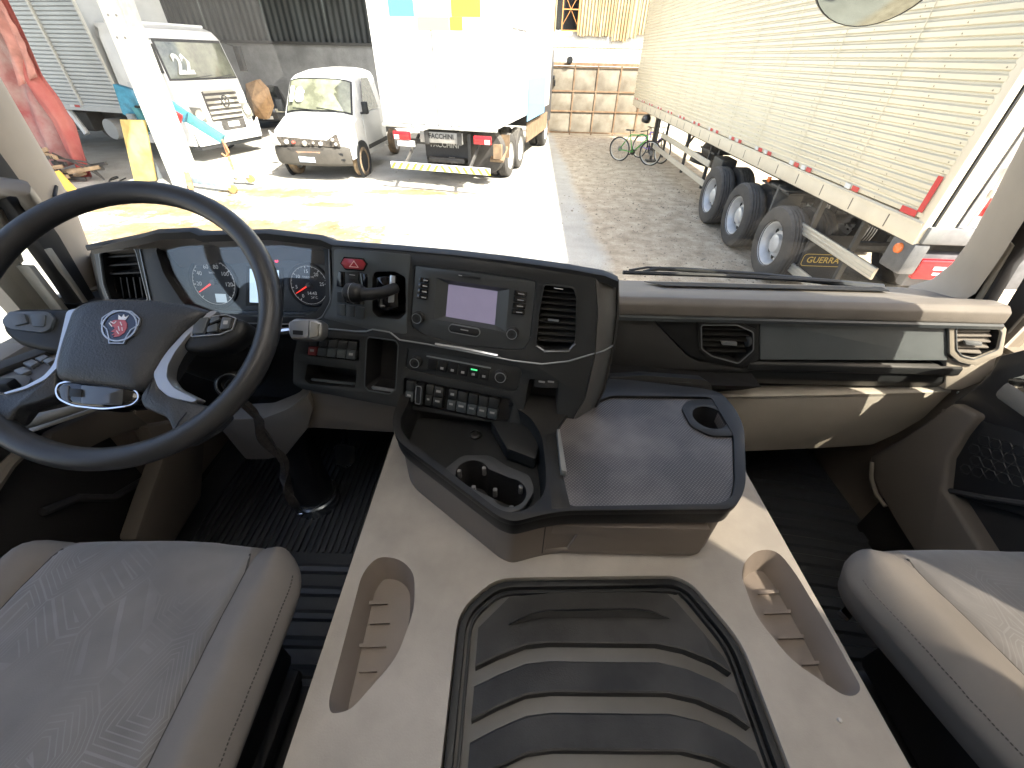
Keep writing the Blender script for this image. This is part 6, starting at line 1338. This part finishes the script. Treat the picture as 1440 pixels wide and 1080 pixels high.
G().lathe([(.058, .050), (.060, .07), (.054, .16), (.05, .30), (.048, .45)], bx_, (.0, .04, 1), 26).build('boot', seal, bo_)
pe = thing('pedal', 'worn metal edged pedal low beside the tunnel', 'pedal', (-.56, .95, 1.5))
pf_ = Fr(atY(484, 645, .95), (1, 0, 0), (0, -.9, .45)); slab('pad', pf_, rpoly(pf_.poly([(470, 625), (500, 628), (498, 650), (488, 660), (472, 655)]), .01), -.012, 0, mat('pedal_rubber', (.05, .048, .045), .6), pe, bevel=.003)
G().tube([pf_.P(474, 654, .002), pf_.P(484, 658, .002), pf_.P(494, 653, .002)], .003, 6).build('worn_edge', mat('collar_metal', (.3, .3, .3)), pe); G().tube([pf_.P(485, 635, -.01), pf_.P(485, 590, -.1)], .01, 8).build('lever', seal, pe)

# ================================================================== SEATS
def seat(name, label, xc, hw, yf, mirror, shear, zt=1.995):
    t = thing(name, label, 'seat', (xc, yf - .3, ZF)); yb = -.42
    def prof1(s, flat, r, drop):   # distance along -> (offset, fall)
        if s < flat: return s, 0
        if s < flat + r * pi / 2: a = (s - flat) / r; return flat + r * sin(a), -r * (1 - cos(a))
        k_ = s - flat - r * pi / 2; return flat + r - .45 * k_, -r - k_
    r = .040; drop = .075
    def pos(u, v, lift=0.):
        L_ = (hw - r) + r * pi / 2 + drop; ox, dz = prof1(abs(u) * L_, hw - r, r, drop); ox *= (1 if u >= 0 else -1)
        LY = (yf - r - yb) + r * pi / 2 + drop; oy, dzy = prof1(v * LY, yf - r - yb, r, drop); y = yb + oy
        rc = .07; k = 1
        yk = yf if v * LY > (yf - r - yb) + r * pi / 2 else y
        if yk > yf - rc: k = 1 - (rc - math.sqrt(max(0, rc * rc - (yk - yf + rc) ** 2))) / hw * .9
        x = ox * k; un = x / hw
        z = 0
        if dz > -r and dzy > -r:
            z += .016 * math.exp(-((abs(un) - .84) / .12) ** 2) - .006 * math.exp(-((abs(un) - .66) / .018) ** 2) - .010 * (1 - un * un) * max(0, 1 - (yf - y) / .12)
            z += .004 * noise.noise(V((x * 9, y * 9, xc))) + .0015 * noise.noise(V((x * 40, y * 40, xc)))
        fall = -math.sqrt(dz * dz + dzy * dzy)
        n_out = lift
        return V((xc + x + shear * (y - yf), y - .022 * un * un * (1 if y > yf - .2 else max(0, 1 - (yf - .2 - y) / .2)), zt + z + fall + n_out))
    fab = seatfab(); side = mat('seat_side_cloth', (.175, .160, .145), .8, bump=.35, bscale=900, mottle=.10, mscale=6)
    L_ = (hw - r) + r * pi / 2 + drop; us = .66 * hw / L_
    G().grid(lambda a, b: pos(-us + 2 * us * a, b), 60, 90).build('cushion_centre', fab, t, ang=180, fix=False)
    for s in (1, -1): G().grid(lambda a, b: pos(s * (us + (1 - us) * (a if s > 0 else 1 - a)), b), 30, 90).build('bolster', side, t, ang=180, fix=False)
    LY = (yf - r - yb) + r * pi / 2 + drop
    for s in (1, -1):
        G().tube([pos(s * us, .2 + .66 * k / 40, -.001) for k in range(41)], .0022, 5).build('seam', mat('seam_dark', (.05, .047, .045), .8), t)
        uo = (hw - r + .040) / L_; g = G()
        for k in range(130):
            a, b = pos(s * uo, .10 + .74 * k / 130, .0008), pos(s * uo, .10 + .74 * (k + .6) / 130, .0008); g.tube([a, b], .0009, 4)
        g.build('stitching', mat('stitch_thread', (.06, .055, .05), .8), t, kind='stuff')
    # suspension skirt below
    G().box((xc + shear * -.2, (yf + yb) / 2 - .05, zt - .19), (hw * 2 - .14, yf - yb - .10, .14)).build('seat_pan', seal, t, bevel=.015)
    g = G()
    for k in range(5): g.box((xc, (yf + yb) / 2 - .05, zt - .30 - k * .05), (hw * 2 - .12 - (k % 2) * .03, yf - yb - .12, .035))
    g.build('bellows', seal, t, bevel=.01, kind='stuff')
    G().box((xc, .0, ZF + .05), (hw * 1.6, .5, .10)).build('floor_rail', seal, t)
    return t
def seatfab():
    if 'seat_pattern_cloth' in MATS: return MATS['seat_pattern_cloth']
    m = bpy.data.materials.new('seat_pattern_cloth'); MATS['seat_pattern_cloth'] = m; m.use_nodes = True; n = m.node_tree.nodes; L = m.node_tree.links; b = n['Principled BSDF']
    b.inputs['Roughness'].default_value = .85; b.inputs['Sheen Weight'].default_value = .25; b.inputs['Sheen Roughness'].default_value = .5
    tc = n.new('ShaderNodeTexCoord'); mp = n.new('ShaderNodeMapping'); mp.inputs['Scale'].default_value = (14, 9, .001); mp.inputs['Rotation'].default_value = (0, 0, rad(28)); L.new(tc.outputs['Object'], mp.inputs[0])
    v = n.new('ShaderNodeTexVoronoi'); v.feature = 'DISTANCE_TO_EDGE'; v.inputs['Scale'].default_value = 1.; v.inputs['Randomness'].default_value = .55; L.new(mp.outputs[0], v.inputs['Vector'])
    def ma(op, a, c=None):
        q = n.new('ShaderNodeMath'); q.operation = op
        for i, z in enumerate((a, c)):
            if z is None: continue
            if isinstance(z, (int, float)): q.inputs[i].default_value = z
            else: L.new(z, q.inputs[i])
        return q.outputs[0]
    fr_ = ma('FRACT', ma('MULTIPLY', v.outputs['Distance'], 17.)); line = ma('LESS_THAN', fr_, .20)
    no = n.new('ShaderNodeTexNoise'); no.inputs['Scale'].default_value = 5; no.inputs['Detail'].default_value = 7; L.new(tc.outputs['Object'], no.inputs[0])
    gate_ = n.new('ShaderNodeMapRange'); gate_.inputs['From Min'].default_value = .42; gate_.inputs['From Max'].default_value = .62; L.new(no.outputs['Fac'], gate_.inputs[0])
    f = ma('MULTIPLY', line, ma('MULTIPLY', gate_.outputs[0], .36))
    cr = n.new('ShaderNodeValToRGB'); cr.color_ramp.elements[0].position = .3; cr.color_ramp.elements[0].color = (.130, .126, .125, 1); cr.color_ramp.elements[1].position = .75; cr.color_ramp.elements[1].color = (.195, .186, .178, 1)
    n2 = n.new('ShaderNodeTexNoise'); n2.inputs['Scale'].default_value = 11; n2.inputs['Detail'].default_value = 9; L.new(tc.outputs['Object'], n2.inputs[0]); L.new(n2.outputs['Fac'], cr.inputs[0])
    mx = n.new('ShaderNodeMix'); mx.data_type = 'RGBA'; mx.inputs['B'].default_value = (.30, .30, .31, 1); L.new(cr.outputs[0], mx.inputs['A']); L.new(f, mx.inputs['Factor']); L.new(mx.outputs['Result'], b.inputs['Base Color'])
    n3 = n.new('ShaderNodeTexNoise'); n3.inputs['Scale'].default_value = 900; n3.inputs['Detail'].default_value = 2; L.new(tc.outputs['Object'], n3.inputs[0])
    bp = n.new('ShaderNodeBump'); bp.inputs['Strength'].default_value = .4; bp.inputs['Distance'].default_value = .0006; L.new(n3.outputs['Fac'], bp.inputs['Height']); L.new(bp.outputs[0], b.inputs['Normal'])
    return m
seat('driver_seat', 'grey cloth driver seat cushion with faint hexagon line pattern, behind the steering wheel', -.566, .240, .372, False, -.03)
seat('passenger_seat', 'grey cloth passenger seat cushion with line pattern, on the glovebox side', .826, .282, .392, True, -.26)
G().lathe([(.022, -.01), (.022, .01), (.016, .016)], atZ(1190, 860, 1.80), (0, -.3, 1), 12).tube([atZ(1185, 862, 1.80), atZ(1200, 855, 1.80)], .008, 6)
bk = G().box(atZ(1192, 861, 1.86), (.03, .018, .012), Matrix.Rotation(.5, 3, 'Z')).build('seat_lever', chrome, bevel=.003); bk['label'] = 'small metal adjuster lever between the tunnel and the passenger seat'; bk['category'] = 'lever'

# ================================================================== OUTSIDE THE GLASS
wi = thing('wiper', 'black windscreen wiper lying along the foot of the windscreen on the passenger side', 'wiper', atY(1030, 388, 1.27))
G().tube([atY(876, 383, 1.27), atY(1000, 387, 1.27), atY(1180, 396, 1.27)], .007, 6).build('blade', seal, wi)
G().tube([atY(905, 382, 1.285), atY(925, 378, 1.30), atY(960, 379, 1.30), atY(1060, 386, 1.30), atY(1240, 404, 1.28)], [.005, .007, .008, .009, .012], 8).build('arm', blackp, wi)
G().tube([atY(885, 380, 1.275), atY(910, 376, 1.30), atY(945, 377, 1.30)], .004, 6).build('washer_hose', seal, wi)
km = thing('kerb_mirror', 'round dark rimmed kerb mirror hanging above the windscreen on the passenger side', 'mirror', atY(1243, -8, 1.62))
kc = atY(1243, -52, 1.62); ax = V((-.35, -.6, -.55))
G().lathe([(.155, -.012), (.163, 0), (.163, .03), (.13, .08), (.05, .10), (.001, .10)], kc, -ax, 36).build('housing', blackp, km, ang=50)
G().lathe([(.152, -.012), (.12, -.022), (.07, -.029), (.001, -.032)], kc, -ax, 36).build('glass', mat('mirror_glass', (.26, .28, .26), .08, 1.), km, ang=80)
G().tube([kc + V((0, .08, .1)), kc + V((.02, 0, .5))], .018, 8).build('bracket', blackp, km)
